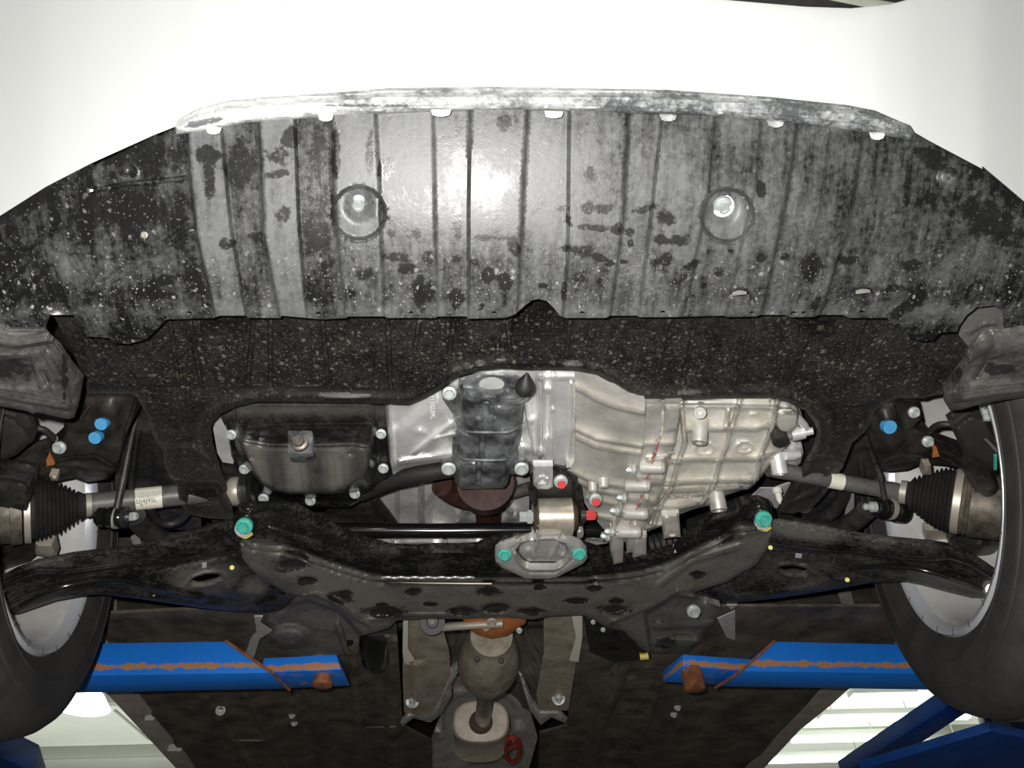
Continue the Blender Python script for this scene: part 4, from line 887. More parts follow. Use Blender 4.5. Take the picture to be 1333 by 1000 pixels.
for x, y in ((857, 608), (838, 632), (835, 668), (826, 692)):
    k = mpx(x, y, .63); lathe('bolt_boss', W(x-22, y, .645), W(x+10, y+1, .635), [(0, 8.5*k), (.1, 9*k), (.85, 8.5*k), (.97, 6*k), (1, 0)], M['alu'], gb, 20)
for x, y, H in ((832, 575, .655), (823, 612, .650), (811, 648, .650), (802, 665, .650), (795, 692, .650), (790, 698, .655)): bolt(x, y, H, 7.2, M['bolt'], gb, 'left', long=1.2)
def vboss(x0, y0, H0, x1, y1, H1, rp, hole=True, mat='alu', name='hollow_boss'):
    k = mpx(x1, y1, H1); prof = [(0, rp*k*.92), (.93, rp*k), (1.0, rp*k*.92)]
    if hole: prof += [(1.0, rp*k*.5), (.75, rp*k*.45), (.75, 0)]
    else: prof += [(1, 0)]
    lathe(name, W(x0, y0, H0), W(x1, y1, H1), prof, M[mat], gb, 24, .5)
vboss(913, 544, .668, 910, 577, .632, 10.5)
vboss(912, 530, .66, 911, 538, .640, 8.5)
vboss(932, 640, .665, 936, 665, .635, 11)
vboss(1011, 590, .685, 1016, 618, .655, 10.5, mat='alu_b')
q = [(862, 672), (884, 668), (886, 699), (864, 701)]
relief('square_boss', q, .642, M['rib'], 3, .03, parent=gb, roll=(3, .005), feats=[('ell', 875, 696, 6, 3, -.006, 0, .5)])
relief('drain_sensor', ellp(1016, 575, 11.5, 8, 18), .640, M['dirtblack'], 3, .02, parent=gb, roll=(3, .004), feats=[('ell', 1015, 571, 5, 3, .003, 0, .7)])
px_text('cast_mark', '\u25a1A\u25a1 R\u25a0', 893, 646, .652, -4, 8, M['alu'], gb)
px_text('cast_mark', '##', 873, 590, .648, 0, 6, M['alu'], gb)
for nm, q in (('lug', [(796, 698), (812, 698), (811, 732), (799, 735), (796, 722), (794, 716)]), ('lug', [(817, 698), (829, 698), (828, 718), (816, 720)]), ('lug', [(828, 700), (842, 696), (842, 722), (824, 726), (824, 718)])):
    relief(nm, q, .642, M['alu'], 3, .025, parent=gb, roll=(2, .004))
# pale end parts on the right
relief('end_cover', [(1020, 580), (1034, 572), (1044, 578), (1046, 590), (1042, 603), (1034, 610), (1020, 606)], .690, M['alu_b'], 4, .02, parent=gb, roll=(3, .005))
k = mpx(1045, 563, .67)
lathe('end_spigot', W(1030, 566, .672), W(1058, 561, .672), [(0, 9.5*k), (.62, 8.5*k), (.64, 5.5*k), (1, 5*k), (1, 0)], M['alu_b'], gb, 20)
lathe('end_spigot', W(1022, 592, .680), W(1041, 592, .680), [(0, 8.5*k), (.7, 8*k), (.72, 5*k), (1, 5*k), (1, 0)], M['alu_b'], gb, 20)
tube('breather', [W(1034, 540, .68), W(1046, 552, .675), W(1050, 560, .675)], 5*k, M['alu_b'], gb, 12)
pn = relief('silver_bracket_plate', [(975, 650), (990, 636), (1008, 636), (1030, 628), (1012, 662), (985, 656)], .735, M['silver'], 4, .003); tag(pn, 'small bright plate between gearbox and right undertray leg', 'bracket')
k = mpx(1013, 645, .68)
pin = lathe('nylon_pin', W(1011, 636, .70), W(1016, 656, .675), [(0, 6.5*k), (.3, 6.5*k), (.35, 4.5*k), (.8, 4*k), (1, 1.5*k), (1, 0)], M['sticker'], None, 14); tag(pin, 'pale pointed pin beside the right undertray leg', 'pin')
rg = thing('ribbed_boot', W(865, 712, .70), 'black ribbed rubber boot behind the gearbox lugs', 'boot')
k = mpx(865, 712, .70)
lathe('boot_body', W(842, 712, .70), W(895, 700, .72), [(i/14, (15 if i % 2 else 12)*k) for i in range(15)], M['rubber'], rg, 24)

# ================================================================== torque rod mount
tm = thing('torque_rod_mount', W(715, 690, .63), 'torque rod mount: black bracket, tan bushing and grey oval flange bolted to the crossmember', 'engine mount')
relief('bracket_plate', [(690, 612), (700, 604), (742, 612), (752, 624), (757, 650), (757, 668), (690, 672)], .660, M['black'], 3.2, .006, parent=tm, roll=(4, .01))
relief('silver_tab', [(694, 606), (720, 606), (720, 634), (714, 637), (700, 637), (694, 630)], .648, M['alu_b'], 2.6, .01, parent=tm, roll=(2, .003), feats=[('ring', 706, 627, 6, 5, .35, .004), ('ell', 706, 627, 3, 3, -.006, 0, .6)])
bolt(730, 627, .645, 9, M['bolt'], tm, 'cam'); bolt(775, 650, .650, 8.5, M['bolt'], tm, 'cam')
for q in ((731, 631), (776, 654)):
    p = W(*q, .636); s = mpx(*q, .636); lathe('red_mark', p, p+Vector((0, -.55, -.8)).normalized()*.0012, [(0, 5.6*s), (1, 5.4*s), (1, 0)], M['red'], tm, 16)
for xs, H in (((690, 699), .640), ((750, 759), .640)):
    relief('bracket_cheek', [(xs[0], 652), (xs[1], 650), (xs[1]+1, 690), (xs[1]+1, 698), (xs[0]+3, 700), (xs[0], 690)], H, M['black'], 3, .03, parent=tm, roll=(3, .006))
    relief('cheek_foot', ellp((xs[0]+xs[1])/2+1, 695, 4.5, 6, 12), H-.008, M['bracket'], 2.5, .008, parent=tm, roll=(2.5, .003))
k = mpx(722, 672, .635)
a, b = W(700, 673, .637), W(745, 672, .637)
lathe('bushing_sleeve', a, b, [(0, 23*k), (.02, 24.3*k), (.98, 24.3*k), (1, 23*k), (1, 20*k)], M['bushing'], tm, 40)
lathe('bushing_rubber', a-Vector((.007, 0, 0)), b+Vector((.007, 0, 0)), [(0, 0), (0, 17*k), (.08, 20*k), (.92, 20*k), (1, 17*k), (1, 0)], M['brownrub'], tm, 30)
lathe('mount_bolt', W(676, 673, .637), W(698, 673, .637), [(0, 0), (0, 7*k), (.45, 7.5*k), (.46, 10*k), (.75, 10*k), (.76, 7*k), (1, 7*k)], M['bolt'], tm, 6, .3)
lathe('mount_nut', W(758, 671, .637), W(777, 671, .637), [(0, 7*k), (.4, 7*k), (.42, 7.5*k), (.85, 6.5*k), (1, 2*k), (1, 0)], M['red'], tm, 6, .3)
lathe('nut_washer', W(755, 671, .637), W(762, 671, .637), [(0, 10*k), (1, 10*k), (1, 0)], M['black'], tm, 20)
OV = [(644, 724), (645, 719), (651, 714), (673, 706), (692, 702), (718, 699), (738, 702), (757, 712), (764, 720), (765, 727), (761, 733), (742, 743), (724, 752), (716, 754), (686, 754), (668, 746), (651, 738), (645, 732)]
SL = [(672, 716), (678, 708), (692, 704), (720, 703), (736, 708), (741, 718), (740, 728), (732, 737), (722, 741), (690, 741), (680, 736), (673, 727)]
relief('oval_flange', OV, .600, M['bracket'], 2.6, .012, parent=tm, holes=[SL], roll=(3, .005), feats=[('rib', SL+[SL[0]], 3.5, .006), ('rib', [(668, 714), (690, 746), (722, 746), (745, 730)], 2, -.003)], sharp=1.0)
relief('slot_rubber', [(668, 702), (744, 702), (744, 743), (668, 743)], .618, M['brownrub'], 5, .01, parent=tm)
relief('rod_end', [(676, 712), (684, 706), (695, 706), (698, 692), (732, 692), (728, 704), (737, 712), (740, 720), (735, 728), (726, 731), (690, 731), (680, 726), (675, 719)], .603, M['bracket'], 2.5, .016, parent=tm, roll=(4, .008), sharp=1.0,
       feats=[('rib', [(701, 696), (694, 730)], 3.5, .004), ('rib', [(731, 696), (716, 730)], 3.5, .004), ('ell', 688, 718, 8, 7, .004, 0, .8), ('ell', 733, 724, 5, 6, .004, 0, .8)])
bolt(657, 722, .597, 9, M['green'], tm, 'cam'); bolt(754, 721, .597, 9, M['green'], tm, 'cam')

# ================================================================== crossbar, pipe strips
br = thing('crossbar', W(560, 691, .70), 'long glossy black bar running sideways above the subframe', 'bar')
k = mpx(560, 691, .70)
tube('bar', [W(395, 690, .70), W(560, 691, .70), W(700, 690, .70)], 9.5*k, M['gloss'], br, 28, False)
tube('bar_end', [W(755, 690, .70), W(800, 690, .70)], 9.5*k, M['gloss'], br, 20, False)
sp = relief('silver_strip', [(470, 698), (520, 697), (690, 697), (800, 690), (800, 706), (760, 712), (700, 716), (600, 720), (500, 720), (470, 710)], .735, M['silver'], 4, .004, feats=[('rib', [(500, 708), (690, 704)], 3, .006), ('plat', [(496, 700), (512, 700), (512, 709), (496, 709)], 3, .008), ('ell', 579, 707, 5, 5, .006, 0, .6), ('rib', [(560, 710), (620, 709)], 2.5, .006), ('rib', [(745, 700), (800, 702)], 3, .006)])
tag(sp, 'narrow bright metal strip under the glossy black bar', 'trim strip')

# ================================================================== subframe
SF = [(303, 674), (309, 664), (331, 661), (370, 661), (386, 664), (408, 676), (434, 690), (468, 704), (506, 715), (540, 717), (564, 715), (600, 715), (620, 714), (644, 704), (656, 702), (740, 701), (752, 709), (788, 721), (843, 726), (876, 717), (907, 692), (919, 676), (940, 664), (967, 654), (989, 653), (1003, 658), (1010, 671), (1013, 688), (1003, 710),
      (994, 722), (984, 736), (946, 758), (900, 772), (912, 782), (938, 790), (944, 802), (940, 834), (900, 850), (850, 852), (838, 846), (812, 822), (790, 817), (776, 808), (759, 801), (718, 802), (694, 807), (660, 804), (598, 806), (545, 806), (516, 808), (506, 818), (468, 829), (466, 852), (415, 856), (347, 852), (338, 838), (356, 822), (346, 808), (364, 795), (396, 778), (372, 772), (348, 758), (326, 743), (314, 731), (311, 710), (303, 690)]
FOLD = [(300, 690), (330, 712), (372, 716), (410, 730), (445, 742), (480, 752), (500, 754), (640, 756), (760, 756), (830, 748), (870, 738), (920, 712), (960, 690), (1015, 684), (1030, 780), (940, 800), (900, 850), (830, 860), (810, 860), (300, 870), (300, 800)]
sff = [('plat', FOLD, 14, .040), ('rib', [(497, 752), (620, 752)], 2.6, .006), ('rib', [(504, 759), (640, 759), (700, 759), (800, 755)], 2.4, .006), ('rib', [(800, 748), (850, 740)], 2.4, .004),
       ('rib', [(412, 775), (440, 787), (460, 803), (480, 813)], 4, .007), ('rib', [(790, 812), (820, 800), (850, 788), (880, 770), (900, 766)], 3.4, .006), ('rib', [(388, 778), (412, 772), (446, 790), (470, 808), (500, 806), (520, 800), (600, 800)], 3, .003),
       ('plat', [(330, 800), (400, 782), (440, 795), (470, 826), (466, 856), (330, 856)], 6, -.020), ('plat', [(840, 800), (880, 776), (915, 780), (950, 800), (940, 860), (850, 860)], 6, -.018),
       ('rib', [(350, 690), (400, 705), (430, 730)], 6, .004), ('ell', 375, 830, 36, 18, .016, 0, .6), ('rib', [(440, 812), (452, 850)], 5, .010), ('rib', [(860, 815), (930, 812)], 6, .010), ('rib', [(855, 835), (935, 838)], 8, .012), ('ell', 800, 820, 10, 12, -.01, 0, .6),
       ('ell', 992, 676, 20, 20, .010, 0, .5), ('ell', 320, 684, 18, 20, .010, 0, .5), ('rib', [(860, 760), (900, 730), (960, 712)], 6, .005), ('rib', [(880, 705), (930, 678), (960, 668)], 6, .005)]
HOLES_SF = [(539, 770, 12, 5), (500, 797, 30, 8), (498, 788, 10, 3), (636, 770, 16, 6), (702, 765, 9, 4), (774, 766, 12, 4), (752, 782, 18, 4), (802, 783, 12, 4), (800, 794, 21, 7), (646, 792, 20, 7), (603, 796, 22, 7), (690, 796, 18, 5), (444, 778, 18, 9), (560, 787, 10, 3), (400, 756, 16, 6), (908, 748, 12, 5), (380, 735, 22, 9), (868, 838, 14, 8)]
for (x, y, a, b) in HOLES_SF: sff.append(('ell', x, y, a, b, -.007, 0, .5))
M['subframe'] = dusty_plastic('dusty_black_subframe', (0.010, 0.010, 0.010), (0.155, 0.147, 0.130), (0.18, 0.15, 0.10), 160, 0.25, 0.3, 0.28, 0.5)
def dust3(X, Y):
    fy = np.interp(X, [300, 372, 445, 500, 640, 760, 830, 870, 920, 1015], [690, 716, 742, 756, 758, 758, 748, 738, 712, 684])
    under = sstep((Y-fy)/6)
    return 0.04+0.8*under-0.25*under*blob(X, Y, [(370, 770, 40, 40), (330, 830, 60, 30)])+0.5*blob(X, Y, [(420, 762, 40, 12, 25), (380, 745, 20, 8), (880, 748, 30, 10, -25), (968, 692, 14, 8), (485, 815, 22, 8), (470, 780, 40, 12, 20)])
sf = relief('subframe', SF, 0.652, M['subframe'], 3.6, .012, feats=sff, roll=(4, .006), sharp=1.0, attrs={'dust': dust3, 'smear': lambda X, Y: blob(X, Y, [(x, y, a*1.05, b*1.1) for (x, y, a, b) in HOLES_SF]), 'speck': lambda X, Y: X*0+.35})  # smear attribute paints shade into the oval dents
tag(sf, 'wide black pressed steel subframe with oval dents across the middle', 'subframe')
for (x, y) in ((318, 685), (994, 676)):
    lathe('washer', W(x-1, y+3, .612), W(x-1, y+3, .604), [(0, .013), (1, .0125), (1, .0)], M['shaft'], sf, 24)
    bolt(x, y, .600, 11, M['green'], sf, 'cam', label='green painted bolt')
    tube('paint_mark', [W(x-6, y+11, .602), W(x+2, y+14, .602), W(x+9, y+10, .604)], .0032, M['yellow'], sf, 8)
tube('fold_highlight_tube', [W(x, 752+.6*math.sin(x*.9), .6155) for x in range(497, 622, 5)], .0020, M['bracket'], sf, 8)  # bright tube standing in for the highlight along the fold
tube('fold_glint_tube', [W(504, 759, .6105), W(560, 759.5, .6105), W(640, 760, .6105)], .0016, M['clamp'], sf, 8)  # second pale tube, painted highlight just below the fold
bolt(903, 796, .600, 9, M['bolt'], sf, 'cam'); bolt(455, 836, .63, 5, M['gloss'], sf, 'cam')
for q in ((772, 810), (785, 820)): bolt(*q, .64, 3.2, M['bolt'], sf, 'cam')
relief('rust_patch', [(386, 822), (418, 815), (417, 822), (388, 828)], .634, M['orange'], 4, .002, parent=sf)
rc = relief('rear_bracket', [(758, 800), (800, 806), (845, 840), (850, 858), (800, 864), (768, 850)], .648, M['black'], 4, .01, roll=(3, .005), feats=[('rib', [(768, 848), (840, 850)], 3, .005)]); tag(rc, 'black bracket behind the right rear corner of the subframe', 'bracket')
ym = lathe('yellow_plug', W(833, 855, .64), W(844, 854, .64), [(0, 0), (0, 5.5*k), (1, 5.5*k), (1, 0)], M['yellow'], rc, 14)
cl = thing('black_damper', W(490, 850, .66), 'small glossy black cylinder behind the left rear corner of the subframe', 'bushing'); k = mpx(490, 850, .66)
lathe('damper_body', W(488, 822, .67), W(490, 868, .655), [(0, 20*k), (.7, 20*k), (.85, 14*k), (1, 10*k), (1, 0)], M['gloss'], cl, 28)
for s_, q in (('l', [(331, 803), (342, 803), (338, 812), (354, 822), (338, 832), (330, 858), (320, 850), (326, 832), (334, 822)]), ('r', [(946, 788), (960, 788), (952, 794)]), ('r', [(934, 806), (957, 796), (957, 834), (946, 830)])):
    o = relief('underbody_bracket', q, .635, M['bracket'], 4, .003); tag(o, {'l': 'bent pale grey bracket beside the left rear subframe ear'}.get(s_) or ('tiny pale bracket tip under the right control arm' if q[0][0] == 946 else 'pale grey bracket beside the right rear subframe ear'), 'bracket')

# ================================================================== control arms
def Harm_l(X, Y): return 0.605-0.115*np.clip((300-X)/300, -.3, 1.1)
def Harm_r(X, Y): return 0.605-0.125*np.clip((X-1013)/280, -.3, 1.1)
M['arm'] = dusty_plastic('dusty_black_control_arm', (0.010, 0.010, 0.010), (0.145, 0.138, 0.122), (0.22, 0.17, 0.12), 120, 0.25, 0.4, 0.36, 0.55, spec=0.35)
AL = [(-40, 775), (0, 756), (20, 745), (48, 734), (96, 725), (192, 713), (264, 698), (302, 684), (312, 694), (316, 726), (330, 742), (352, 758), (396, 778), (386, 783), (368, 794), (345, 798), (320, 797), (264, 792), (182, 780), (150, 776), (134, 774), (105, 776), (72, 782), (24, 799), (10, 801), (2, 790), (0, 780), (-40, 800)]
al = relief('control_arm', AL, Harm_l, M['arm'], 3.2, .008, sharp=1.0, roll=(3, .006), holes=[[(268+21*math.cos(a)*math.cos(-.2)-7*math.sin(a)*math.sin(-.2), 755+21*math.cos(a)*math.sin(-.2)+7*math.sin(a)*math.cos(-.2)) for a in np.linspace(0, 2*math.pi, 21)[:-1]]],
            feats=[('rib', [(-10, 770), (20, 756), (48, 746), (84, 747), (144, 739), (240, 727), (310, 718)], 3.2, .010), ('rib', [(4, 792), (36, 775), (72, 765), (120, 756), (156, 756), (190, 764), (262, 780)], 5, .012),
                   ('ell', 268, 755, 29, 13, .006, -12, .45), ('plat', [(214, 742), (310, 722), (350, 756), (390, 778), (300, 775), (200, 768)], 6, .004), ('rib', [(335, 790), (368, 778), (392, 777)], 4, .006)],
            attrs={'dust': lambda X, Y: 0.10+.8*blob(X, Y, [(266, 752, 40, 18, -8), (330, 765, 16, 12)])+.3*blob(X, Y, [(90, 735, 80, 8)]), 'smear': lambda X, Y: blob(X, Y, [(110, 732, 14, 5), (225, 716, 10, 5), (190, 724, 3, 8), (250, 716, 4, 8, 30)]), 'speck': lambda X, Y: X*0+.2})
tag(al, 'black pressed lower control arm running to the left wheel', 'control arm', 'lower control arms')
for q, h in (((200, 773), .577), ((302, 739), .597)): o = lathe('yellow_mark', W(*q, h-.008), W(*q, h), [(0, 0), (0, .0035), (1, .004)], M['yellow'], al, 10)
tube('highlight_bead', [W(x, y, float(Harm_l(np.array([float(x)]), 0)[0])-.012) for x, y in ((26, 789), (72, 767), (120, 757), (156, 755), (186, 762))], .0035, M['gloss'], al, 10)  # gloss tubes added along the raised rim and fold to catch a highlight
tube('highlight_bead', [W(x, y, float(Harm_l(np.array([float(x)]), 0)[0])-.009) for x, y in ((84, 747), (144, 739), (240, 727), (306, 718))], .0018, M['gloss'], al, 8)
relief('lilac_mark', [(263, 734), (269, 733), (269, 739), (263, 740)], .584, M['lilac'], 4, .001, parent=al)
AR = [(1003, 684), (1013, 681), (1073, 690), (1109, 698), (1157, 704), (1217, 710), (1241, 714), (1262, 722), (1286, 738), (1300, 748), (1310, 765), (1300, 778), (1287, 779), (1265, 779), (1229, 770), (1200, 762), (1181, 758), (1133, 759), (1073, 770), (1013, 779), (960, 785), (931, 785), (915, 779), (900, 771), (946, 757), (984, 735), (1000, 714)]
ar = relief('control_arm', AR, Harm_r, M['arm'], 3.2, .008, sharp=1.0, roll=(3, .006), holes=[[(1033+20*math.cos(a), 743+6.5*math.sin(a)+2*math.cos(a)) for a in np.linspace(0, 2*math.pi, 21)[:-1]]],
            feats=[('rib', [(1003, 708), (1060, 716), (1114, 719), (1180, 728), (1215, 730), (1235, 727), (1262, 735), (1296, 756)], 3.2, .010), ('rib', [(1110, 740), (1150, 738), (1190, 740), (1230, 752), (1285, 770)], 6, .012), ('rib', [(960, 778), (1040, 768), (1110, 752)], 6, .006),
                   ('ell', 1033, 743, 28, 12, .006, 5, .45), ('rib', [(905, 770), (925, 775), (932, 782)], 3, .006), ('rib', [(985, 740), (970, 755), (930, 768)], 4, .004)],
            attrs={'dust': lambda X, Y: 0.15+.25*blob(X, Y, [(1033, 745, 50, 20, 5)])+.75*blob(X, Y, [(1040, 692, 40, 8, 8)])+.3*blob(X, Y, [(1120, 703, 80, 8, 6)]), 'smear': lambda X, Y: blob(X, Y, [(1116, 703, 5, 3)]), 'speck': lambda X, Y: .3+.7*blob(X, Y, [(1080, 740, 40, 26)])})
tag(ar, 'black pressed lower control arm running to the right wheel, grey smear on its front face', 'control arm', 'lower control arms')
for q, h in (((1103, 755), .558), ((1003, 713), .600)): lathe('yellow_mark', W(*q, h-.008), W(*q, h), [(0, 0), (0, .0035), (1, .004)], M['yellow'], ar, 10)
tube('highlight_bead', [W(x, y, float(Harm_r(np.array([float(x)]), 0)[0])-.012) for x, y in ((1106, 741), (1130, 738), (1165, 738), (1200, 742), (1236, 752))], .0035, M['gloss'], ar, 10)  # added gloss tubes, give this arm its highlight lines
tube('highlight_bead', [W(x, y, float(Harm_r(np.array([float(x)]), 0)[0])-.009) for x, y in ((1010, 709), (1060, 716), (1114, 719), (1170, 727))], .0018, M['gloss'], ar, 8)
relief('lilac_mark', [(1036, 721), (1044, 722), (1043, 727), (1035, 726)], .584, M['lilac'], 4, .001, parent=ar)
k = mpx(1290, 765, .47)
lathe('ball_joint', W(1290, 762, .50), W(1292, 768, .465), [(0, 12*k), (.7, 12*k), (1, 8*k), (1, 0)], M['bracket'], ar, 20)

# ================================================================== drive shafts
def shaft(name, pts, label, flip):
    return None
ds = thing('drive_shaft', W(120, 655, .64), 'left drive shaft with ribbed black boot and a printed white sticker', 'drive shaft')
P0, P1 = W(-14, 668, .600), W(128, 656, .642); k = mpx(60, 660, .635)
prof = [(0.0, 36*k), (.10, 40*k), (.185, 40*k), (.19, 43*k), (.205, 43*k)]
lathe('outer_joint', P0, P1, prof+[(.29, 42*k)], M['joint'], ds, 40)
bf = []
R_ = [41, 41, 40, 38.5, 36, 34, 31, 28, 25, 22, 19]
for i, r in enumerate(R_):
    t = .40+i*(.83-.40)/len(R_); bf += [(t, (r-5)*k), (t+.012, (r-1)*k), (t+.020, r*k), (t+.028, (r-1)*k)]
bt = lathe('boot', P0, P1, [(.36, 38*k)]+bf+[(.86, 15*k), (.93, 13*k)], M['rubber'], ds, 40, 1.2)
lathe('boot_clamp', P0, P1, [(.305, 40*k), (.31, 42.5*k), (.365, 42.5*k), (.37, 40*k)], M['clamp'], ds, 40)
lathe('small_clamp', P0, P1, [(.875, 13*k), (.88, 16*k), (.935, 15*k), (.94, 12*k)], M['clamp'], bt, 30)
e = W(260, 640, .668); a = W(118, 656, .645); k2_ = mpx(190, 648, .655)
lathe('shaft_tube', a, W(320, 636, .700), [(0, 14.0*k2_), (1, 14.5*k2_)], M['shaft'], ds, 30)
d_ = (W(320, 636, .700)-a)
def along(px): return a+d_*((px-118)/(320-118.0))
stk = lathe('sticker', along(174), along(208), [(0, 14.6*k2_), (1, 14.7*k2_)], M['sticker'], ds, 30)
# print on the sticker
n_ = d_.normalized(); c_ = along(190); tocam = (Vector((0, 0, ZC))-c_); tocam = (tocam-n_*tocam.dot(n_)).normalized(); up_ = -n_.cross(tocam)
if up_.z < 0: up_ = -up_
for s_, off, sz, dx in (('||||||||||||||||||||', 6, 5, 0), ('0010400R02XT 44', 1.5, 4.0, 1), ('S04J9SL', -3.5, 6.2, -2), ('7J', -8.5, 4, -8)):
    ang = off/14.6; rr = 14.9*k2_
    dirn = tocam*math.cos(ang)+up_*math.sin(ang); u2 = up_*math.cos(ang)-tocam*math.sin(ang)
    text('print', s_, c_+n_*dx*k2_+dirn*rr, n_, u2, sz*k2_*1.3, M['ink'], stk, .0001)
rb = W(305, 640, .668)
lathe('inner_joint', W(284, 640, .70), W(330, 636, .705), [(0, 26*k2_), (.15, 30*k2_), (.2, 24*k2_), (.5, 24*k2_), (.55, 27*k2_), (.9, 27*k2_), (1, 20*k2_)], M['black'], ds, 30)
lathe('joint_band', W(301, 640, .690), W(313, 639, .691), [(0, 19*k2_), (.3, 20*k2_), (.7, 20*k2_), (1, 19*k2_)], M['clamp'], ds, 30)

ds = thing('drive_shaft', W(1180, 645, .64), 'right drive shaft with ribbed black boot and plain white band', 'drive shaft')
P0, P1 = W(1320, 665, .565), W(1172, 640, .632); k = mpx(1240, 652, .62)
lathe('outer_joint', P0, P1, [(0, 34*k), (.15, 40*k), (.36, 42*k), (.37, 40*k), (.40, 42*k), (.41, 40*k), (.44, 41*k)], M['joint'], ds, 40)
lathe('boot_clamp', P0, P1, [(.440, 38*k), (.445, 41.5*k), (.51, 41.5*k), (.52, 38*k)], M['clamp'], ds, 40)
bf = []
R_ = [41, 41, 40, 38.5, 36, 34, 31, 28, 25, 22]
for i, r in enumerate(R_):
    t = .52+i*(.90-.52)/len(R_); bf += [(t, (r-5)*k), (t+.012, (r-1)*k), (t+.020, r*k), (t+.028, (r-1)*k)]
bt = lathe('boot', P0, P1, [(.51, 36*k)]+bf+[(.92, 15*k), (.98, 13*k)], M['rubber'], ds, 40, 1.2)
lathe('small_clamp', P0, P1, [(.935, 13*k), (.94, 15.5*k), (1.0, 15*k), (1.0, 12*k)], M['clamp'], bt, 30)
a = W(1178, 643, .640); b = W(1000, 610, .675); k2_ = mpx(1120, 634, .65)
lathe('shaft_tube', a, b, [(0, 11.5*k2_), (.1, 13*k2_), (.2, 10.5*k2_), (.9, 10.5*k2_), (1, 10.5*k2_)], M['shaft'], ds, 30)
d_ = b-a
lathe('sticker', a+d_*(1178-1096)/178.0, a+d_*(1178-1078)/178.0, [(0, 10.8*k2_), (1, 10.8*k2_)], M['sticker'], ds, 30)

# ================================================================== stabiliser links and bar ends
for side, c, lab in ((-1, (150, 676, .625), 'black stabiliser link joint with bolt under the left drive shaft'), (1, (1155, 664, .62), 'black stabiliser link joint with bolt under the right drive shaft')):
    sl = thing('stabiliser_link', W(*c), lab, 'suspension link')
    x, y, H = c; k = mpx(x, y, H)
    if side < 0:
        lathe('link_joint', W(125, 673, H), W(163, 674, H), [(0, 9*k), (.1, 13*k), (.3, 13*k), (.35, 10*k), (.45, 14*k), (.6, 15*k), (.75, 12*k), (.85, 14*k), (1, 12*k), (1, 0)], M['gloss'], sl, 24)
        lathe('joint_ring', W(148, 674, H), W(153, 674, H), [(0, 14.5*k), (1, 14.5*k), (1, 0)], M['clamp'], sl, 24)
        lathe('stud_disc', W(160, 673, H), W(170, 673, H), [(0, 13*k), (.5, 14*k), (.6, 9*k), (1, 8*k), (1, 0)], M['black'], sl, 24)
        lathe('stud', W(168, 673, H), W(179, 672, H), [(0, 6*k), (.7, 6*k), (1, 4*k), (1, 0)], M['bolt'], sl, 6, .3)
        tube('link_rod', [W(152, 662, H), W(160, 625, .66), W(168, 585, .70), W(180, 530, .76)], 4.5*k, M['dirtblack'], sl, 12, False)
    else:
        lathe('link_joint', W(1178, 667, H), W(1140, 660, H), [(0, 9*k), (.05, 14*k), (.35, 15*k), (.4, 12*k), (.5, 14*k), (.65, 14*k), (.7, 11*k), (.85, 13*k), (1, 11*k), (1, 0)], M['gloss'], sl, 24)
        lathe('joint_ring', W(1160, 663, H), W(1155, 662, H), [(0, 14.5*k), (1, 14.5*k), (1, 0)], M['clamp'], sl, 24)
        lathe('stud', W(1140, 660, H), W(1124, 660, H), [(0, 7*k), (.4, 7*k), (.45, 4.5*k), (.9, 4.5*k), (1, 3*k), (1, 0)], M['bolt'], sl, 12, .4)
        tube('link_rod', [W(1152, 652, H), W(1146, 620, .66), W(1130, 580, .72)], 3.6*k, M['dirtblack'], sl, 12, False)
def bar(pts, r, label, mat='dirtblack', cat='stabiliser bar', nm='stabiliser_bar'):
    P = [W(*p) for p in pts]; k = mpx(*pts[0]); o = tube(nm, P, r*k, M[mat], None, 16); return tag(o, label, cat)
bar([(176, 672, .635), (190, 690, .64), (225, 705, .65), (290, 690, .67), (320, 680, .70)], 13, 'dirty dark stabiliser bar end behind the left control arm')
bar([(1128, 664, .635), (1110, 680, .64), (1080, 692, .65), (1030, 684, .67)], 13, 'dirty dark stabiliser bar end behind the right control arm')
bar([(195, 660, .66), (205, 678, .665), (225, 682, .67), (243, 668, .68), (245, 640, .69)], 5.5, 'dark curved hose under the left drive shaft near its sticker', 'rubber', 'hose', 'curved_hose')
bar([(1048, 660, .67), (1062, 672, .675), (1080, 670, .68), (1095, 650, .685), (1100, 630, .69)], 9, 'dark curved hose under the right undertray leg', 'rubber', 'hose', 'curved_hose')
ib = relief('inner_body_panel', [(185, 520), (260, 560), (262, 700), (150, 700), (150, 590)], .74, M['dirtblack'], 6, .004, feats=[('rib', [(199, 590), (196, 690)], 2.5, .004), ('rib', [(178, 560), (170, 640)], 7, .008)]); tag(ib, 'dark inner body panel behind the left drive shaft', 'body panel')
ib = relief('inner_body_panel', [(1130, 540), (1060, 580), (1040, 700), (1160, 700), (1150, 600)], .74, M['dirtblack'], 6, .004, feats=[('rib', [(1120, 600), (1128, 660)], 5, .006)]); tag(ib, 'dark inner body panel behind the right drive shaft', 'body panel')
o = relief('small_grey_tab', [(1104, 644), (1112, 644), (1112, 668), (1100, 672)], .70, M['bracket'], 4, .003); o.name = 'grey_tab'; tag(o, 'small grey tab under the right drive shaft', 'bracket')
o = relief('grey_tab', [(170, 700), (180, 695), (186, 716), (176, 716)], .70, M['bracket'], 4, .003); tag(o, 'small grey tab between left stabiliser link and control arm', 'bracket')

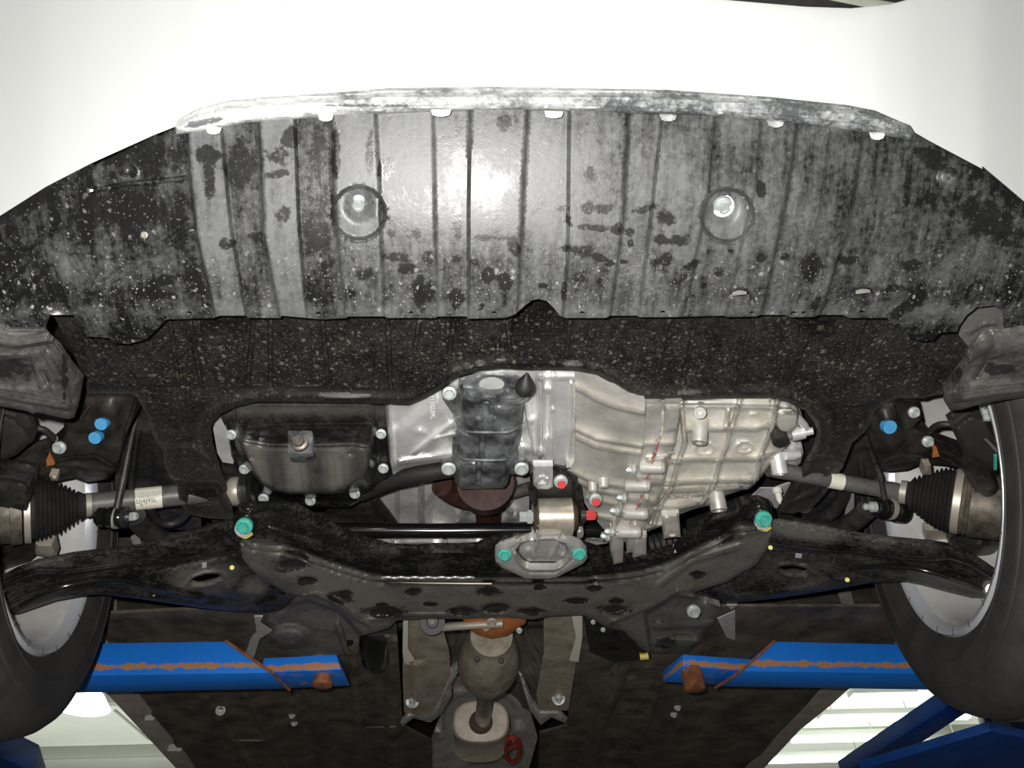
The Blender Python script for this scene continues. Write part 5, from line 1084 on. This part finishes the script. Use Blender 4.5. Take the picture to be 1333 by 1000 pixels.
# ================================================================== knuckles with struts
kn = thing('steering_knuckle', W(60, 640, .66), 'left steering knuckle and strut foot with two blue paint dots', 'suspension')
relief('strut_foot', [(108, 516), (127, 512), (149, 512), (178, 514), (182, 530), (170, 556), (158, 584), (152, 612), (142, 624), (112, 628), (96, 622), (70, 628), (30, 640), (-40, 660), (-40, 620), (0, 606), (24, 596), (67, 580), (82, 566), (84, 548), (100, 544)], .672, M['dirtblack'], 3.4, .02, parent=kn, roll=(4, .010), sharp=1.0,
       feats=[('ell', 138, 545, 26, 40, .016, 15, .7), ('rib', [(115, 530), (105, 545)], 4, .006), ('rib', [(44, 612), (75, 600), (100, 594)], 4, .008), ('rib', [(100, 596), (125, 594), (145, 606)], 4, .010), ('rib', [(30, 620), (70, 612), (100, 616), (138, 618)], 8, .012), ('rib', [(178, 520), (165, 560), (156, 610)], 4, .010), ('ell', 100, 612, 16, 8, .01, 0, .7)])
for q in ((132, 552), (124, 570)):
    p = W(*q, .6495); s = mpx(*q, .65); lathe('paint_dot', p+Vector((0, .005, .0065)), p+Vector((0, -.001, -.0013)), [(0, 8*s), (1, 8*s), (1, 0)], M['bluedot'], kn, 20)
bolt(77, 583, .660, 8.5, M['bolt'], kn, 'cam'); bolt(71, 571, .665, 4, M['bolt'], kn, 'cam')
relief('rust_fin', [(64, 590), (70, 602), (71, 605), (61, 607), (60, 600)], .655, M['orange'], 3, .003, parent=kn)
relief('hub_carrier', [(-60, 625), (10, 622), (40, 628), (40, 700), (60, 712), (40, 730), (0, 745), (-60, 760)], .600, M['dirtblack'], 5, .03, parent=kn, roll=(6, .012), feats=[('ell', 5, 665, 60, 50, .01, 0, .6), ('ell', 10, 720, 12, 8, .01, 0, .7)])
relief('caliper_bracket', [(46, 708), (70, 706), (74, 722), (66, 726), (46, 722)], .590, M['clamp'], 3.5, .012, parent=kn, roll=(3, .004)); relief('caliper_bracket', [(64, 619), (74, 620), (75, 626), (67, 626)], .640, M['clamp'], 3.5, .012, parent=kn, roll=(3, .004))
relief('dust_shield', [(-40, 530), (0, 536), (20, 543), (38, 560), (43, 574), (22, 592), (-20, 612), (-40, 612)], .62, M['tyre'], 4, .02, parent=kn, roll=(8, .015))
kn = thing('steering_knuckle', W(1260, 640, .64), 'right steering knuckle and strut foot with one blue paint dot', 'suspension')
relief('strut_foot', [(1133, 545), (1147, 524), (1162, 520), (1195, 522), (1201, 546), (1192, 556), (1207, 562), (1216, 574), (1253, 587), (1300, 612), (1330, 640), (1300, 640), (1270, 618), (1230, 606), (1200, 604), (1180, 612), (1157, 614), (1146, 612), (1138, 592), (1130, 566)], .660, M['dirtblack'], 3.4, .02, parent=kn, roll=(4, .010), sharp=1.0,
       feats=[('ell', 1160, 562, 24, 38, .016, -15, .7), ('rib', [(1162, 530), (1172, 560)], 4, .006), ('rib', [(1150, 600), (1175, 592), (1200, 596), (1240, 606)], 5, .010), ('rib', [(1210, 580), (1250, 598), (1290, 618)], 6, .008)])
p = W(1158, 556, .638); s = mpx(1158, 556, .64)
o = lathe('paint_dot', p+Vector((0, .005, .0065)), p+Vector((0, -.001, -.0013)), [(0, 9*s), (1, 9*s), (1, 0)], M['bluedot'], kn, 20)
bolt(1190, 537, .648, 7.5, M['bolt'], kn, 'cam'); bolt(1208, 575, .648, 7.5, M['bolt'], kn, 'cam')
relief('rust_fin', [(1213, 578), (1219, 582), (1223, 594), (1214, 596), (1215, 588)], .645, M['orange'], 3, .003, parent=kn)
relief('hub_carrier', [(1265, 612), (1290, 618), (1312, 640), (1310, 700), (1290, 735), (1262, 728), (1240, 722), (1236, 700), (1262, 690)], .580, M['dirtblack'], 5, .03, parent=kn, roll=(6, .012), feats=[('ell', 1290, 665, 24, 40, .01, 0, .6), ('ell', 1278, 710, 14, 10, .01, 0, .7)])
relief('caliper_bracket', [(1204, 690), (1214, 686), (1240, 692), (1238, 706), (1214, 708), (1204, 704)], .615, M['clamp'], 3.5, .012, parent=kn, roll=(3, .004)); relief('caliper_bracket', [(1203, 606), (1212, 606), (1213, 618), (1200, 618)], .630, M['clamp'], 3.5, .012, parent=kn, roll=(3, .004))
relief('dust_shield', [(1238, 556), (1262, 538), (1285, 544), (1300, 572), (1309, 612), (1290, 616), (1255, 592)], .60, M['tyre'], 4, .02, parent=kn, roll=(8, .015))
bolt(1280, 629, .600, 3, M['bolt'], kn, 'cam')
for nm, pts, lab in (('brake_hose', [(-20, 600, .62), (10, 575, .64), (34, 560, .655), (56, 559, .66), (70, 572, .66)], 'thin black brake hose arching beside the left knuckle'), ('brake_hose', [(1300, 590, .58), (1275, 565, .61), (1245, 554, .63), (1222, 553, .64), (1210, 562, .65)], 'thin black brake hose arching beside the right knuckle')):
    o = tube(nm, [W(*p) for p in pts], .0045, M['rubber'], None, 10); tag(o, lab, 'hose')
o = relief('green_mark', [(1294, 593), (1298, 593), (1298, 612), (1294, 612)], .55, M['green'], 4, .002); o.name = 'green_wire_sleeve'; tag(o, 'short green sleeve on the hose beside the right wheel rim', 'wire sleeve')

# ================================================================== wheels
def wheel(c, toe, cam_, side, label):
    cx, cy, H = c
    t = thing('wheel_assembly', (cx, cy, ZC+H), label, 'wheel', 'front wheels')
    ax = Vector((math.cos(toe)*math.cos(cam_), math.sin(toe), -math.sin(cam_))).normalized()*side   # pointing outboard
    c0 = Vector((cx, cy, ZC+H)); c1 = c0+ax
    # tyre: section profile, t in metres outboard from the inner rim flange plane
    T = [(.012, .196), (-.004, .212), (-.016, .232), (-.0175, .2375), (-.0198, .238), (-.0205, .2405), (-.0185, .241), (-.020, .255), (-.0190, .268), (-.0205, .2685), (-.0195, .2725), (-.0175, .273), (-.016, .280), (-.004, .298), (.010, .306), (.020, .3085)]
    T += [(.040, .310), (.042, .303), (.050, .303), (.052, .3115), (.078, .312), (.080, .304), (.088, .304), (.090, .312), (.116, .3115), (.118, .303), (.126, .303), (.128, .310), (.150, .308), (.162, .300), (.172, .28), (.178, .255), (.172, .230), (.158, .210), (.145, .196), (.012, .196)]
    ty = lathe('tyre', c0, c1, T, M['tyre'], t, 96, .9, cap=False)
    Rm = [(.0, .199), (-.004, .205), (.002, .208), (.010, .204), (.013, .196), (.028, .190), (.045, .190), (.060, .182), (.085, .176), (.120, .178), (.130, .170), (.138, .14), (.135, .10), (.125, .06), (.110, .03), (.108, 0)]
    Rm = [(.014, .190), (.0, .197), (-.004, .204), (.0015, .2075), (.008, .204), (.010, .197)]
    rf_ = lathe('rim_flange', c0, c1, [(.012, .192), (.002, .1945), (-.0045, .199), (-.0055, .205), (.001, .2085), (.008, .205), (.012, .197)], M['rimlip'], t, 96, .9, cap=False)
    lathe('rim_barrel', c0, c1, [(.004, .195), (.014, .191), (.022, .186), (.050, .184), (.065, .179), (.120, .176), (.150, .172), (.165, .155), (.168, .12), (.160, .07), (.150, .03), (.148, 0.0005)], M['rim'], t, 96, .9, cap=False)
    # brake disc and shield inside
    lathe('brake_disc', c0, c1, [(.120, 0), (.120, .07), (.122, .118), (.130, .118), (.134, .06), (.134, 0)], M['steel'], t, 48, .5)
    # ticks on the flange
    N = Vector((0, 1, 0)); N = (N-ax*N.dot(ax)).normalized(); Z = ax.cross(N); Z = Z if Z.z > 0 else -Z
    for a in range(0, 360, 15):
        aa = math.radians(a+4); d = N*math.cos(aa)+Z*math.sin(aa)
        tube('flange_mark', [c0+d*.1965-ax*.0052*1.0, c0+d*.2065-ax*.0062], .0006, M['ink'], rf_, 5, False)
    aa = math.radians(182 if side > 0 else 182)
    return rf_, c0, ax, N, Z
t, c0, ax, N, Z = wheel((.675, .949, .608), -.12, .115, 1, 'right front wheel seen from inside, grey rim in a black tyre')
for i in range(5):
    a = math.radians(176+i*2.6); d = N*math.cos(a)+Z*math.sin(a); p = c0+d*.1885+ax*.004
    tt = (-N*math.sin(a)+Z*math.cos(a))
    q = [p+tt*s1*.0038+d*s2*.003-ax*.010 for s1, s2 in ((-1, -1), (1, -1), (1, 1), (-1, 1))]
    hexa('balance_weight', q+[v+ax*.012 for v in q], M['bolt'], t, .0005)
wheel((-.598, 1.009, .628), .087, -.135, -1, 'left front wheel seen from inside, grey rim in a black tyre')
